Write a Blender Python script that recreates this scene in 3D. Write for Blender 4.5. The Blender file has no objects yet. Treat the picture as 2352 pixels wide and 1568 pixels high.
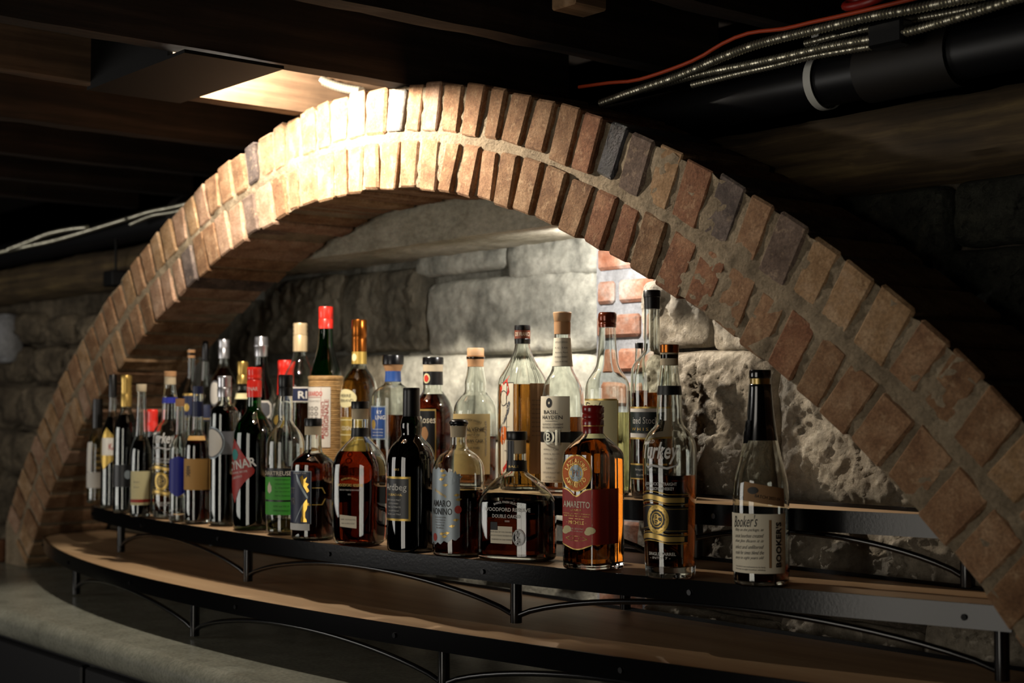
import bpy, bmesh, math, random
from mathutils import Vector, Matrix, noise
rnd = random.Random(7)
sc = bpy.context.scene
COL = sc.collection

# ------------------------------------------------------------------ camera
W, H, FPX = 2352, 1568, 3400.0
CAM = Vector((2.3975, -1.5884, 1.3662)); YAW, PITCH = -0.875, 0.0403
FW = Vector((math.sin(YAW) * math.cos(PITCH), math.cos(YAW) * math.cos(PITCH), math.sin(PITCH)))
RT = Vector((math.cos(YAW), -math.sin(YAW), 0)); UP = RT.cross(FW)
cd = bpy.data.cameras.new('camera'); cam = bpy.data.objects.new('camera', cd); COL.objects.link(cam)
m = Matrix((RT, UP, -FW)).transposed().to_4x4(); m.translation = CAM; cam.matrix_world = m
cd.sensor_width = 23.5; cd.lens = FPX / W * 23.5; cd.clip_start = 0.05; cd.clip_end = 60
cd.dof.use_dof = True; cd.dof.focus_distance = 2.33; cd.dof.aperture_fstop = 2.8
sc.camera = cam
# ------------------------------------------------------------------ world, lights, exposure
wd = bpy.data.worlds.new('world'); sc.world = wd; wd.use_nodes = True
wd.node_tree.nodes['Background'].inputs[0].default_value = (0.9, 0.95, 1.0, 1)
wd.node_tree.nodes['Background'].inputs[1].default_value = 0.0
def light(name, kind, loc, power, color, aim=None, **kw):
    l = bpy.data.lights.new(name, kind); l.energy = power; l.color = color
    for k, v in kw.items(): setattr(l, k, v)
    o = bpy.data.objects.new(name, l); COL.objects.link(o); o.location = loc
    if aim is not None: o.rotation_euler = (Vector(aim) - Vector(loc)).to_track_quat('-Z', 'Y').to_euler()
    return o
LAMP = (0.03, -0.300, 1.987)
light('joist_lamp_light', 'POINT', LAMP, 96.0, (1.0, 0.89, 0.75), shadow_soft_size=0.022)
light('bay_lamp_light', 'SPOT', (-0.42, -0.065, 2.15), 46.0, (1.0, 0.9, 0.76), (-0.28, -0.20, 0.9), shadow_soft_size=0.02, spot_size=math.radians(88), spot_blend=0.35)
light('window_light', 'AREA', (-1.85, -2.53, 1.35), 22.0, (1.0, 0.95, 0.88), (-1.85, 0, 1.35), shape='RECTANGLE', size=1.75, size_y=1.0)
light('window_two_light', 'AREA', (1.05, -2.53, 1.2), 14.5, (1.0, 0.92, 0.80), (1.05, 0, 1.2), shape='RECTANGLE', size=0.9, size_y=1.5)
light('niche_lamp_light', 'SPOT', (0.425, 0.213, 1.655), 9.0, (1.0, 0.95, 0.89), (0.36, 0.813, 1.055), shadow_soft_size=0.012, spot_size=math.radians(176), spot_blend=0.12)
sc.view_settings.view_transform = 'Standard'; sc.view_settings.look = 'None'
sc.view_settings.exposure = -0.12; sc.view_settings.gamma = 1.0; sc.view_settings.use_curve_mapping = False
sc.cycles.use_denoising = True
sc.cycles.max_bounces = 10; sc.cycles.transparent_max_bounces = 24; sc.cycles.transmission_bounces = 10
sc.cycles.glossy_bounces = 5; sc.cycles.diffuse_bounces = 3
sc.cycles.caustics_reflective = False; sc.cycles.caustics_refractive = False
sc.cycles.sample_clamp_indirect = 4.0

# ------------------------------------------------------------------ projection helpers (pixel of the 2352x1568 frame -> place)
def ray(x, y): return RT * ((x - W / 2) / FPX) - UP * ((y - H / 2) / FPX) + FW
def at_z(x, y, z): r = ray(x, y); return CAM + r * ((z - CAM.z) / r.z)
def at_y(x, y, Y): r = ray(x, y); return CAM + r * ((Y - CAM.y) / r.y)
def at_x(x, y, X): r = ray(x, y); return CAM + r * ((X - CAM.x) / r.x)
def proj(P):
    v = Vector(P) - CAM; d = v.dot(FW)
    return W / 2 + FPX * v.dot(RT) / d, H / 2 - FPX * v.dot(UP) / d, d

# ------------------------------------------------------------------ materials
def lin(c):
    if isinstance(c, str): c = [int(c[i:i + 2], 16) / 255 for i in (0, 2, 4)]
    return tuple(((v / 12.92) if v <= 0.04045 else ((v + 0.055) / 1.055) ** 2.4) for v in c) + (1,)
MATS = {}
class NT:
    def __init__(s, name):
        s.m = bpy.data.materials.new(name); s.m.use_nodes = True; s.t = s.m.node_tree
        s.b = s.t.nodes['Principled BSDF']; s.out = s.t.nodes['Material Output']
    def n(s, typ, **kw):
        o = s.t.nodes.new(typ)
        for k, v in kw.items():
            if k in o.inputs: o.inputs[k].default_value = v
            else: setattr(o, k, v)
        return o
    def l(s, a, b): s.t.links.new(a, b)
    def coord(s, kind='Object', scale=(1, 1, 1), rot=(0, 0, 0)):
        tc = s.n('ShaderNodeTexCoord'); mp = s.n('ShaderNodeMapping'); mp.inputs['Scale'].default_value = scale; mp.inputs['Rotation'].default_value = rot
        s.l(tc.outputs[kind], mp.inputs[0]); return mp.outputs[0]
    def noise(s, vec, scale, detail=6, rough=0.55):
        o = s.n('ShaderNodeTexNoise'); o.inputs['Scale'].default_value = scale; o.inputs['Detail'].default_value = detail; o.inputs['Roughness'].default_value = rough
        if vec is not None: s.l(vec, o.inputs['Vector'])
        return o.outputs[0]
    def ramp(s, fac, stops):
        o = s.n('ShaderNodeValToRGB'); e = o.color_ramp.elements
        while len(e) < len(stops): e.new(0.5)
        for k, (p, c) in enumerate(stops): e[k].position = p; e[k].color = lin(c)
        s.l(fac, o.inputs[0]); return o.outputs[0]
    def mix(s, f, a, b, mode='MIX'):
        o = s.n('ShaderNodeMix', data_type='RGBA', blend_type=mode)
        for k, v in ((0, f), (6, a), (7, b)):
            if isinstance(v, (int, float, tuple)): o.inputs[k].default_value = v
            else: s.l(v, o.inputs[k])
        return o.outputs[2]
    def math(s, op, a, b=0.0):
        o = s.n('ShaderNodeMath', operation=op)
        for k, v in ((0, a), (1, b)):
            if isinstance(v, (int, float)): o.inputs[k].default_value = v
            else: s.l(v, o.inputs[k])
        return o.outputs[0]
    def bump(s, h, strength=0.3, dist=0.01, prev=None):
        o = s.n('ShaderNodeBump'); o.inputs['Strength'].default_value = strength; o.inputs['Distance'].default_value = dist
        s.l(h, o.inputs['Height'])
        if prev is not None: s.l(prev, o.inputs['Normal'])
        s.l(o.outputs[0], s.b.inputs['Normal']); return o.outputs[0]
def P(name, color, rough=0.5, metal=0.0, spec=0.5, coat=0.0):
    if name in MATS: return MATS[name]
    t = NT(name); t.b.inputs['Base Color'].default_value = lin(color); t.b.inputs['Roughness'].default_value = rough
    t.b.inputs['Metallic'].default_value = metal; t.b.inputs['Specular IOR Level'].default_value = spec; t.b.inputs['Coat Weight'].default_value = coat
    MATS[name] = t.m; return t.m
def rocky(name, stops, scale=3.0, fine=40.0, bump=0.6, dist=0.02, patch=None, rough=0.95, stretch=(1, 1, 1)):
    t = NT(name); v = t.coord('Object', stretch)
    big = t.noise(v, scale, 8, 0.62); c = t.ramp(big, stops)
    f = t.noise(v, fine, 6, 0.65)
    c = t.mix(0.42, c, t.ramp(f, [(0.3, '404040'), (0.7, 'ffffff')]), 'MULTIPLY')
    if patch:
        pf = t.ramp(t.noise(v, patch[1], 5, 0.6), [(patch[2], '000000'), (patch[2] + 0.12, 'ffffff')])
        c = t.mix(pf, c, lin(patch[0]))
    t.l(c, t.b.inputs['Base Color']); t.b.inputs['Roughness'].default_value = rough; t.b.inputs['Specular IOR Level'].default_value = 0.2
    n1 = t.bump(t.noise(v, fine * 0.6, 10, 0.7), bump, dist)
    vo = t.n('ShaderNodeTexVoronoi'); vo.inputs['Scale'].default_value = fine * 1.3; t.l(v, vo.inputs['Vector'])
    t.bump(vo.outputs[0], bump * 0.5, dist * 0.3, n1)
    MATS[name] = t.m; return t.m
def brickmat(name, base, dark, pale):
    t = NT(name); v = t.coord('Object'); rr = t.n('ShaderNodeObjectInfo')
    add = t.n('ShaderNodeVectorMath', operation='ADD'); t.l(v, add.inputs[0]); t.l(rr.outputs['Random'], add.inputs[1]); v = add.outputs[0]
    c = t.ramp(t.noise(v, 26, 7, 0.6), [(0.28, dark), (0.5, base), (0.72, pale)])
    c = t.mix(0.55, c, t.ramp(t.noise(v, 240, 4, 0.7), [(0.3, '4c4c4c'), (0.66, 'f0f0f0')]), 'MULTIPLY')
    sm = t.ramp(t.noise(v, 60, 5, 0.65), [(0.56, '000000'), (0.7, '909090')])
    c = t.mix(sm, c, lin('b39c7c'))
    t.l(c, t.b.inputs['Base Color']); t.b.inputs['Roughness'].default_value = 0.92; t.b.inputs['Specular IOR Level'].default_value = 0.2
    n1 = t.bump(t.noise(v, 90, 8, 0.7), 0.5, 0.006); t.bump(t.noise(v, 420, 3, 0.6), 0.35, 0.002, n1)
    MATS[name] = t.m; return t.m
def wood(name, a, b, c3, axis='x', rough=0.6, scale=1.0, bump=0.25, dirt=True):
    t = NT(name); st = {'x': (1.2, 22, 22), 'y': (22, 1.2, 22), 'z': (22, 22, 1.2)}[axis]
    v = t.coord('Object', tuple(s * scale for s in st)); n = t.noise(v, 1.6, 8, 0.6)
    c = t.ramp(n, [(0.25, a), (0.5, b), (0.75, c3)])
    if dirt: c = t.mix(0.5, c, t.ramp(t.noise(t.coord('Object'), 6, 5, 0.6), [(0.3, '707070'), (0.7, 'ffffff')]), 'MULTIPLY')
    t.l(c, t.b.inputs['Base Color']); t.b.inputs['Roughness'].default_value = rough; t.b.inputs['Specular IOR Level'].default_value = 0.3
    t.bump(n, bump, 0.004); MATS[name] = t.m; return t.m
def thin_glass(name, tint, edge, gloss=0.9):
    t = NT(name); lw = t.n('ShaderNodeLayerWeight'); lw.inputs['Blend'].default_value = 0.5
    f = lw.outputs['Facing']; f5 = t.math('POWER', f, 4.0); fac = t.math('ADD', t.math('MULTIPLY', f5, gloss), 0.095)
    tr = t.n('ShaderNodeBsdfTransparent'); gl = t.n('ShaderNodeBsdfGlossy'); gl.inputs['Roughness'].default_value = 0.015
    t.l(t.mix(t.math('POWER', f, 3.0), lin(tint), lin(edge)), tr.inputs['Color'])
    mx = t.n('ShaderNodeMixShader'); t.l(fac, mx.inputs[0]); t.l(tr.outputs[0], mx.inputs[1]); t.l(gl.outputs[0], mx.inputs[2])
    t.l(mx.outputs[0], t.out.inputs['Surface']); MATS[name] = t.m; return t.m
def liquid(name, color, ior=1.36):
    t = NT(name); t.b.inputs['Base Color'].default_value = color + (1,) if len(color) == 3 else color
    t.b.inputs['Transmission Weight'].default_value = 1.0; t.b.inputs['Roughness'].default_value = 0.0; t.b.inputs['IOR'].default_value = ior
    MATS[name] = t.m; return t.m

def solid_glass(name, color):
    t = NT(name); t.b.inputs['Base Color'].default_value = lin(color); t.b.inputs['Transmission Weight'].default_value = 1.0; t.b.inputs['Roughness'].default_value = 0.0; t.b.inputs['IOR'].default_value = 1.48; MATS[name] = t.m
solid_glass('glass_solid', 'f2f6f2')
thin_glass('glass', 'f4f6f2', '8f9a94'); thin_glass('glass_green', '2f8a4a', '0a2414'); thin_glass('glass_dark_green', '1e4a26', '04100a')
liquid('whisky', (0.24, 0.062, 0.010)); liquid('whisky_dark', (0.085, 0.012, 0.003)); liquid('amber', (0.48, 0.19, 0.03)); liquid('gold_liquid', (0.7, 0.42, 0.10))
liquid('red_brown', (0.20, 0.022, 0.006)); liquid('pale_yellow', (0.62, 0.58, 0.30)); liquid('clear_liquid', (0.92, 0.94, 0.92)); liquid('amaretto', (0.42, 0.11, 0.010))
P('black_liquid', '050304', 0.08); P('green_black', '020a04', 0.08)
P('black_metal', '040404', 0.6, 0.0, 0.2); P('black_satin', '08080a', 0.25); P('black_plastic', '0a0a0b', 0.35); P('black_wax', '060607', 0.16, coat=0.6)
P('silver', 'b9b9bd', 0.28, 0.9); P('gold', 'c9a24a', 0.25, 1.0); P('copper', '9c5a22', 0.25, 0.95); P('copper_red', '6b2a12', 0.2, 0.5, coat=0.5)
P('red_cap', 'd2281c', 0.3, coat=0.3); P('dark_red_cap', '7a1310', 0.25, coat=0.4); P('beige_cap', 'bfa984', 0.35, 0.3); P('gold_cap', 'b99a55', 0.3, 0.8)
P('cork', 'a97e55', 0.85); P('cork_pale', 'b9a98c', 0.8); P('cork_wood', 'b08a62', 0.6)
P('paper', 'd8cfb8', 0.75); P('paper_white', 'cfcac0', 0.75); P('paper_tan', 'b58a4a', 0.7); P('paper_cream', 'cfc596', 0.75); P('paper_kraft', '8a6844', 0.8); P('paper_red', 'a02318', 0.5)
P('paper_green', '3f9c2c', 0.6); P('paper_navy', '0f1a3c', 0.45); P('paper_blue', '1a3f7c', 0.45); P('paper_royal', '15208a', 0.5); P('paper_black', '0b0b0c', 0.4); P('paper_grey', '55565a', 0.5)
P('paper_dark_green', '0a1a16', 0.4); P('paper_label_tan', 'a08a58', 0.7); P('label_silver', '8d979c', 0.4, 0.4); P('label_orange', 'd2661c', 0.6); P('label_red', 'c22a18', 0.6); P('label_gold', 'b99a4c', 0.35, 0.6)
P('ink', '15120f', 0.6); P('ink_white', 'd5d2ca', 0.5); P('ink_gold', 'c8a860', 0.35, 0.7); P('ink_red', '9a2a1c', 0.6); P('ink_grey', '77716a', 0.6); P('ink_green', '1c4a18', 0.6); P('ink_teal', '2c8a84', 0.6); P('etched', 'b9b7b2', 0.6)
P('cap_brown', '6a2f16', 0.5); P('glass_white', 'c8c8c4', 0.6)
P('strap_grey', 'cfcfc8', 0.5); P('orange_wire', 'b8421c', 0.5); P('red_paint', '8a1a10', 0.4); P('steel', 'd0ccb8', 0.34, 0.9); P('pipe_black', '0c0c0f', 0.42); P('pipe_rust', '17130f', 0.6)
rocky('mortar', [(0.3, '7e6e58'), (0.55, '9c8b72'), (0.8, 'b6a68c')], 14, 160, 0.9, 0.010)
BR = [brickmat('brick_salmon', '8f6d50', '715039', 'a78769'), brickmat('brick_brown', '806044', '62452f', '9c7e60'), brickmat('brick_red', '865c42', '68422e', '9d7658'),
      brickmat('brick_tan', '9a7a58', '7a5d3e', 'b29678'), brickmat('brick_pink', '9c7c64', '80604a', 'b29680'), brickmat('brick_dark', '5c504a', '403734', '7c6e64')]
brickmat('brick_plum', '6c5a4e', '524238', '88766a')
def glazed():
    t = NT('brick_glazed'); v = t.coord('Object'); t.b.inputs['Base Color'].default_value = lin('1d1a1c'); t.b.inputs['Roughness'].default_value = 0.22
    t.bump(t.noise(v, 160, 5, 0.7), 1.0, 0.006); MATS['brick_glazed'] = t.m
glazed()
rocky('brick_grey', [(0.3, '6c6863'), (0.6, '8f8a82'), (0.8, 'a39d92')], 40, 200, 0.7, 0.006)
rocky('stone_pale', [(0.28, '6a6a62'), (0.42, '9c9b90'), (0.58, 'bdbbae'), (0.78, 'd8d5c8')], 9, 60, 0.35, 0.007, ('4a4b48', 9.0, 0.63))
rocky('stone_mottled', [(0.3, '34322b'), (0.46, '6c6658'), (0.62, '9c937f'), (0.85, 'c2b69e')], 8, 60, 0.7, 0.02, stretch=(1, 1, 0.45))  # darker mottled tone, streaked vertically, for the far stones of the niche
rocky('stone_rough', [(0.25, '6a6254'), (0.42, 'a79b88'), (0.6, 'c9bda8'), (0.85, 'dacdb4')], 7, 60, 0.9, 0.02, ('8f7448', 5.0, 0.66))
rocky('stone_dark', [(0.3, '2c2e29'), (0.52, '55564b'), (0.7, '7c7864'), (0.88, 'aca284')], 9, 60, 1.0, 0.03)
rocky('stone_brown', [(0.3, '3f382e'), (0.55, '6e6352'), (0.8, 'a09078')], 9, 50, 0.8, 0.03)
rocky('wall_mortar', [(0.3, '5a5346'), (0.55, '8c8070'), (0.8, 'b0a38c')], 9, 70, 1.0, 0.03)
rocky('wall_mortar_pale', [(0.3, '6c6a60'), (0.55, '8f8c80'), (0.8, 'b4b0a2')], 6, 70, 0.7, 0.02)
rocky('whitewash', [(0.3, '757576'), (0.55, '8f9092'), (0.8, 'a6a6a5')], 12, 80, 0.5, 0.008)
rocky('brick_washed', [(0.34, '80503a'), (0.5, '956c58'), (0.62, 'a08c80'), (0.75, 'a6a29c')], 16, 90, 0.5, 0.008)
rocky('concrete_beam', [(0.3, '968f7a'), (0.5, 'c0b9a4'), (0.7, 'd4cebc'), (0.88, 'e0dbcb')], 7, 90, 0.7, 0.012, stretch=(0.6, 1, 1))
rocky('counter_concrete', [(0.3, '77776b'), (0.55, '8b8b7e'), (0.8, '9b9b8d')], 9, 140, 0.10, 0.003, rough=0.24)
wood('timber_log', '241c12', '4a3c28', '74623f', 'x', 0.85, 1.2, 0.6)
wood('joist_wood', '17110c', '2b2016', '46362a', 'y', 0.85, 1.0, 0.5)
wood('joist_lit_wood', '3a2b1e', '5a4531', '7c624a', 'y', 0.85, 1.0, 0.5)  # same joist wood, lightened so the lamp's glow is put into its colour
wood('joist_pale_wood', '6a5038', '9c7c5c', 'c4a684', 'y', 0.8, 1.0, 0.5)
wood('subfloor_wood', '16110c', '241b13', '33271b', 'x', 0.9, 1.0, 0.4)
wood('shelf_wood', '8f7355', 'ad8d6a', 'bda07c', 'x', 0.42, 0.6, 0.06, dirt=False)
P('room_dark', '15120f', 0.95); P('cabinet_black', '0c0b0d', 0.45); P('floor_dark', '16120e', 0.8); P('window_frame', '1a1714', 0.5)

# ------------------------------------------------------------------ object helpers
def mesh_obj(name, verts, faces, mat, parent=None, smooth=False, sharp=None, loc=None):
    me = bpy.data.meshes.new(name); me.from_pydata([tuple(v) for v in verts], [], faces); me.validate()
    bm = bmesh.new(); bm.from_mesh(me); bmesh.ops.recalc_face_normals(bm, faces=bm.faces); bm.to_mesh(me); bm.free()
    if mat: me.materials.append(MATS[mat] if isinstance(mat, str) else mat)
    if smooth:
        me.polygons.foreach_set('use_smooth', [True] * len(me.polygons))
        if sharp: me.set_sharp_from_angle(angle=math.radians(sharp))
    o = bpy.data.objects.new(name, me); COL.objects.link(o)
    if parent: o.parent = parent
    if loc: o.location = loc
    return o
def empty(name, loc=(0, 0, 0), rz=0.0, parent=None):
    o = bpy.data.objects.new(name, None); COL.objects.link(o); o.location = loc; o.rotation_euler = (0, 0, rz); o.empty_display_size = 0.05
    if parent: o.parent = parent
    return o
def tag(o, label=None, cat=None, group=None, kind=None):
    for k, v in (('label', label), ('category', cat), ('group', group), ('kind', kind)):
        if v: o[k] = v
    return o
def box_v(x0, x1, y0, y1, z0, z1):
    v = [(x, y, z) for x in (x0, x1) for y in (y0, y1) for z in (z0, z1)]
    f = [(0, 1, 3, 2), (4, 6, 7, 5), (0, 4, 5, 1), (2, 3, 7, 6), (0, 2, 6, 4), (1, 5, 7, 3)]
    return v, f
def box(name, x0, x1, y0, y1, z0, z1, mat, parent=None, bevel=0.0):
    v, f = box_v(x0, x1, y0, y1, z0, z1); o = mesh_obj(name, v, f, mat, parent)
    if bevel: bevel_mesh(o.data, bevel)
    return o
def bevel_mesh(me, w, seg=1):
    bm = bmesh.new(); bm.from_mesh(me); bmesh.ops.bevel(bm, geom=list(bm.edges), offset=w, segments=seg, affect='EDGES', profile=0.5); bm.to_mesh(me); bm.free()
def tube(name, pts, r, mat, parent=None, segs=8, step=None, corr=0.0, period=0.005):
    pts = [Vector(p) for p in pts]
    if step:                                    # Catmull-Rom resample
        out = []
        for i in range(len(pts) - 1):
            a, b, c, d = pts[max(i - 1, 0)], pts[i], pts[i + 1], pts[min(i + 2, len(pts) - 1)]
            n = max(2, int((c - b).length / step))
            for k in range(n):
                t = k / n; out.append(0.5 * ((2 * b) + (c - a) * t + (2 * a - 5 * b + 4 * c - d) * t * t + (3 * b - a - 3 * c + d) * t ** 3))
        out.append(pts[-1]); pts = out
    V, F = [], []; s = 0.0
    for i, p in enumerate(pts):
        tg = (pts[min(i + 1, len(pts) - 1)] - pts[max(i - 1, 0)]).normalized()
        u = tg.cross(Vector((0, 0, 1)));  u = u.normalized() if u.length > 1e-4 else Vector((1, 0, 0)); w = u.cross(tg)
        if i: s += (p - pts[i - 1]).length
        rr = r * (1 + corr * math.sin(2 * math.pi * s / period))
        for k in range(segs):
            a = 2 * math.pi * k / segs; V.append(p + u * (rr * math.cos(a)) + w * (rr * math.sin(a)))
    n = len(pts)
    for i in range(n - 1):
        for k in range(segs):
            F.append((i * segs + k, i * segs + (k + 1) % segs, (i + 1) * segs + (k + 1) % segs, (i + 1) * segs + k))
    F.append(tuple(range(segs))); F.append(tuple((n - 1) * segs + k for k in range(segs)))
    return mesh_obj(name, V, F, mat, parent, True, 60)
def struct(o): o['kind'] = 'structure'; return o
def fbm(p, sc_, oct_=4): return noise.fractal(Vector(p) * sc_, 1.0, 2.0, oct_)

# ------------------------------------------------------------------ room shell
struct(box('floor', -4.2, 4.2, -2.75, 0.9, -0.1, 0.0, 'floor_dark'))
struct(box('wall_left', -4.25, -4.2, -2.75, 0.9, 0, 2.35, 'room_dark'))
struct(box('wall_right', 4.2, 4.25, -2.75, 0.9, 0, 2.35, 'room_dark'))
wf = struct(empty('wall_front', (0, -2.6, 0)))
for nm, a in (('wall_panel', (-4.2, -2.75, 0, 2.35)), ('wall_panel', (-0.95, 0.58, 0, 2.35)), ('wall_panel', (1.52, 4.2, 0, 2.35)), ('wall_panel', (0.58, 1.52, 0, 0.42)), ('wall_panel', (0.58, 1.52, 1.98, 2.35)), ('wall_panel', (-2.75, -0.95, 0, 0.83)), ('wall_panel', (-2.75, -0.95, 1.87, 2.35))):
    box(nm, a[0], a[1], -0.1, 0.0, a[2], a[3], 'room_dark', wf)
w1 = struct(empty('window_1', (-1.85, -2.5, 0)))
for xx in (-0.9, -0.3, 0.3, 0.9): box('window_mullion', xx - 0.009, xx + 0.009, -0.02, 0.02, 0.83, 1.87, 'window_frame', w1)
for zz in (0.84, 1.86): box('window_rail', -0.9, 0.9, -0.02, 0.02, zz - 0.02, zz + 0.02, 'window_frame', w1)
w2 = struct(empty('window_2', (1.05, -2.5, 0)))
for xx in (-0.47, 0.0, 0.47): box('window_mullion', xx - 0.009, xx + 0.009, -0.02, 0.02, 0.42, 1.98, 'window_frame', w2)
for zz in (0.43, 1.97): box('window_rail', -0.47, 0.47, -0.02, 0.02, zz - 0.02, zz + 0.02, 'window_frame', w2)
cl = struct(empty('ceiling', (0, 0, 2.19)))
for i in range(18):
    y0 = -2.75 + i * 0.2; box('plank', -4.2, 4.2, y0 + 0.002, y0 + 0.198, 0 + rnd.uniform(0, .004), 0.03, 'subfloor_wood', cl)

# ------------------------------------------------------------------ joists
ZJ = 1.95
JX = [(-1.74, 1), (-1.40, 1), (-1.02, 1), (-0.595, 1), (-0.155, 1), (0.195, 1), (0.60, 1), (0.93, 1), (1.33, 0), (1.73, 0)]
JL = ['farthest ceiling joist lost in the dark over the far end of the arch', 'dark ceiling joist over the far foot of the arch', 'dim ceiling joist above the far haunch of the arch',
      'dim ceiling joist just beyond the one lit by the lamp', 'rough-sawn ceiling joist with one face lit bright white by the lamp', 'dark ceiling joist on the near side of the lamp, resting on the arch crown',
      'black ceiling joist between the crown joist and the stub block', 'dim ceiling joist running behind the orange wire', 'dark ceiling joist above the armoured cables', 'nearest ceiling joist above the pipe']
for (xe, _), lb in zip(JX, JL):
    ye = 0.40
    V, F = [], []; n = 60
    for i in range(n + 1):
        y = -2.6 + (ye + 2.6) * i / n
        j1 = 0.003 * fbm((xe * 7, y * 9, 1), 1); j2 = 0.004 * fbm((xe * 5, y * 6, 9), 1)
        for (xx, zz) in ((xe - 0.045 + j2, ZJ + j1), (xe + j1, ZJ + j2 * .5), (xe, 2.188), (xe - 0.045, 2.188)): V.append((xx, y, zz))
    for i in range(n):
        for k in range(4): F.append((i * 4 + k, i * 4 + (k + 1) % 4, i * 4 + 4 + (k + 1) % 4, i * 4 + 4 + k))
    F += [(0, 1, 2, 3), tuple(n * 4 + k for k in range(4))]
    tag(mesh_obj('ceiling_joist', V, F, 'joist_lit_wood' if xe == -0.155 else 'joist_wood'), lb, 'joist', 'ceiling joists', 'structure')
# stub block hanging between joists
bp = at_y(1325, 108, -0.02)
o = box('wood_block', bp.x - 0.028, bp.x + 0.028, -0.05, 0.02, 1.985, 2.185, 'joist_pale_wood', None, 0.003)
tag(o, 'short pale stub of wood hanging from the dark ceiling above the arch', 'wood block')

# ------------------------------------------------------------------ brick arch
PC = [-0.020890072187211447, 0.00130192380612381, 0.05299931985510543, -0.009742984867092346, -0.3516517841992646, 0.006604753358380176, 1.7685496202387778]
def pz(x):
    z = 0.0
    for c in PC: z = z * x + c
    return z
XS, SS = [], []; x = -1.72; s = 0.0; px, pzz = x, pz(x)
while x < 1.62:
    XS.append(x); SS.append(s); nx = x + 0.004; s += math.hypot(0.004, pz(nx) - pz(x)); x = nx
s0 = min(range(len(XS)), key=lambda k: abs(XS[k])); off = SS[s0]; SS = [v - off for v in SS]
def arc(sv):
    if sv <= SS[0]: k = 0
    elif sv >= SS[-1]: k = len(SS) - 2
    else:
        lo, hi = 0, len(SS) - 1
        while hi - lo > 1:
            mid = (lo + hi) // 2
            if SS[mid] <= sv: lo = mid
            else: hi = mid
        k = lo
    t = (sv - SS[k]) / (SS[k + 1] - SS[k]); xx = XS[k] + (XS[k + 1] - XS[k]) * t
    zz = pz(XS[k]) + (pz(XS[k + 1]) - pz(XS[k])) * t
    dx, dz = XS[k + 1] - XS[k], pz(XS[k + 1]) - pz(XS[k]); L = math.hypot(dx, dz)
    return xx, zz, -dz / L, dx / L
def apt(sv, r, y): xx, zz, nx_, nz_ = arc(sv); return Vector((xx + nx_ * r, y, zz + nz_ * r))
JI = [-0.849, -0.791, -0.733, -0.679, -0.621, -0.567, -0.51, -0.453, -0.393, -0.338, -0.277, -0.219, -0.172, -0.107, -0.045, 0.001, 0.051, 0.109, 0.166, 0.225, 0.285, 0.339, 0.394, 0.445, 0.501, 0.56, 0.625, 0.687, 0.748, 0.8, 0.863, 0.926, 0.99, 1.052, 1.114, 1.175, 1.23, 1.289, 1.36, 1.428, 1.494, 1.556]
JO = [-1.079, -1.022, -0.964, -0.909, -0.853, -0.798, -0.746, -0.686, -0.632, -0.58, -0.528, -0.473, -0.415, -0.364, -0.314, -0.258, -0.209, -0.158, -0.104, -0.054, -0.0, 0.054, 0.122, 0.174, 0.222, 0.273, 0.329, 0.387, 0.439, 0.5, 0.559, 0.617, 0.672, 0.724, 0.788, 0.845, 0.911, 0.974, 1.03, 1.093, 1.152, 1.214, 1.28, 1.337, 1.398, 1.461]
SMIN, SMAX = -1.93, 1.98
while arc(SMIN)[1] < 0.914: SMIN += 0.002
while arc(SMAX)[1] < 0.914: SMAX -= 0.002
for L in (JI, JO):
    while L[0] > SMIN + 0.062: L.insert(0, round(L[0] - rnd.uniform(0.055, 0.061), 3))
    L.insert(0, SMIN)
    while L[-1] < SMAX - 0.067: L.append(round(L[-1] + rnd.uniform(0.058, 0.066), 3))
    L.append(SMAX)
T = 0.193; YB = 0.20
arch = empty('brick_arch', (0, 0, 0.909)); tag(arch, 'wide brick arch of two rings of brick headers with tan mortar', 'arch')
def arch_child(o): o.parent = arch; o.matrix_parent_inverse = Matrix.Translation((0, 0, -0.909)); return o
# mortar body with a slightly uneven face: raked back near the crown, flush lower down
def rec(sv): return 0.0012 + 0.007 * math.exp(-((sv - 0.5) / 0.24) ** 2) + (0.0012 if sv < 0.2 else -0.0012 * min(1, (sv - 0.2)))
V, F = [], []; NS, NR = 520, 18
prof = []
for k in range(NR + 1): prof.append((0.004 + (T - 0.010) * k / NR, 'f'))
sec = []
for r, _ in prof: sec.append((r, None))
M_ = len(sec) + 2
for i in range(NS + 1):
    sv = SMIN + (SMAX - SMIN) * i / NS
    for (r, _) in sec:
        p = apt(sv, r, 0); mid = math.exp(-((r - 0.0965) / 0.010) ** 2)
        y = rec(sv) - 0.0038 * mid + 0.0036 * fbm((p.x, r * 1.3, p.z), 38, 4) + 0.0025 * fbm((p.x, 3, p.z), 9, 2)
        edge = 0.004 * fbm((p.x, 5, p.z), 45, 3)
        rr = r + (edge if r < 0.01 or r > T - 0.012 else 0)
        V.append(apt(sv, rr, max(y, -0.006)))
    V.append(apt(sv, T - 0.006, YB - 0.006)); V.append(apt(sv, 0.004 + 0.003 * fbm((sv, 0, 1), 40), YB - 0.006))
for i in range(NS):
    for k in range(M_): F.append((i * M_ + k, i * M_ + (k + 1) % M_, (i + 1) * M_ + (k + 1) % M_, (i + 1) * M_ + k))
F.append(tuple(range(M_))); F.append(tuple(NS * M_ + k for k in range(M_)))
arch_child(mesh_obj('mortar', V, F, 'mortar', None, True, 50))
def brick_obj(name, corners, mat, bev=0.005):
    V = corners; F = [(0, 1, 3, 2), (4, 6, 7, 5), (0, 4, 5, 1), (2, 3, 7, 6), (0, 2, 6, 4), (1, 5, 7, 3)]
    o = mesh_obj(name, V, F, mat); bevel_mesh(o.data, bev); return o
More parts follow.
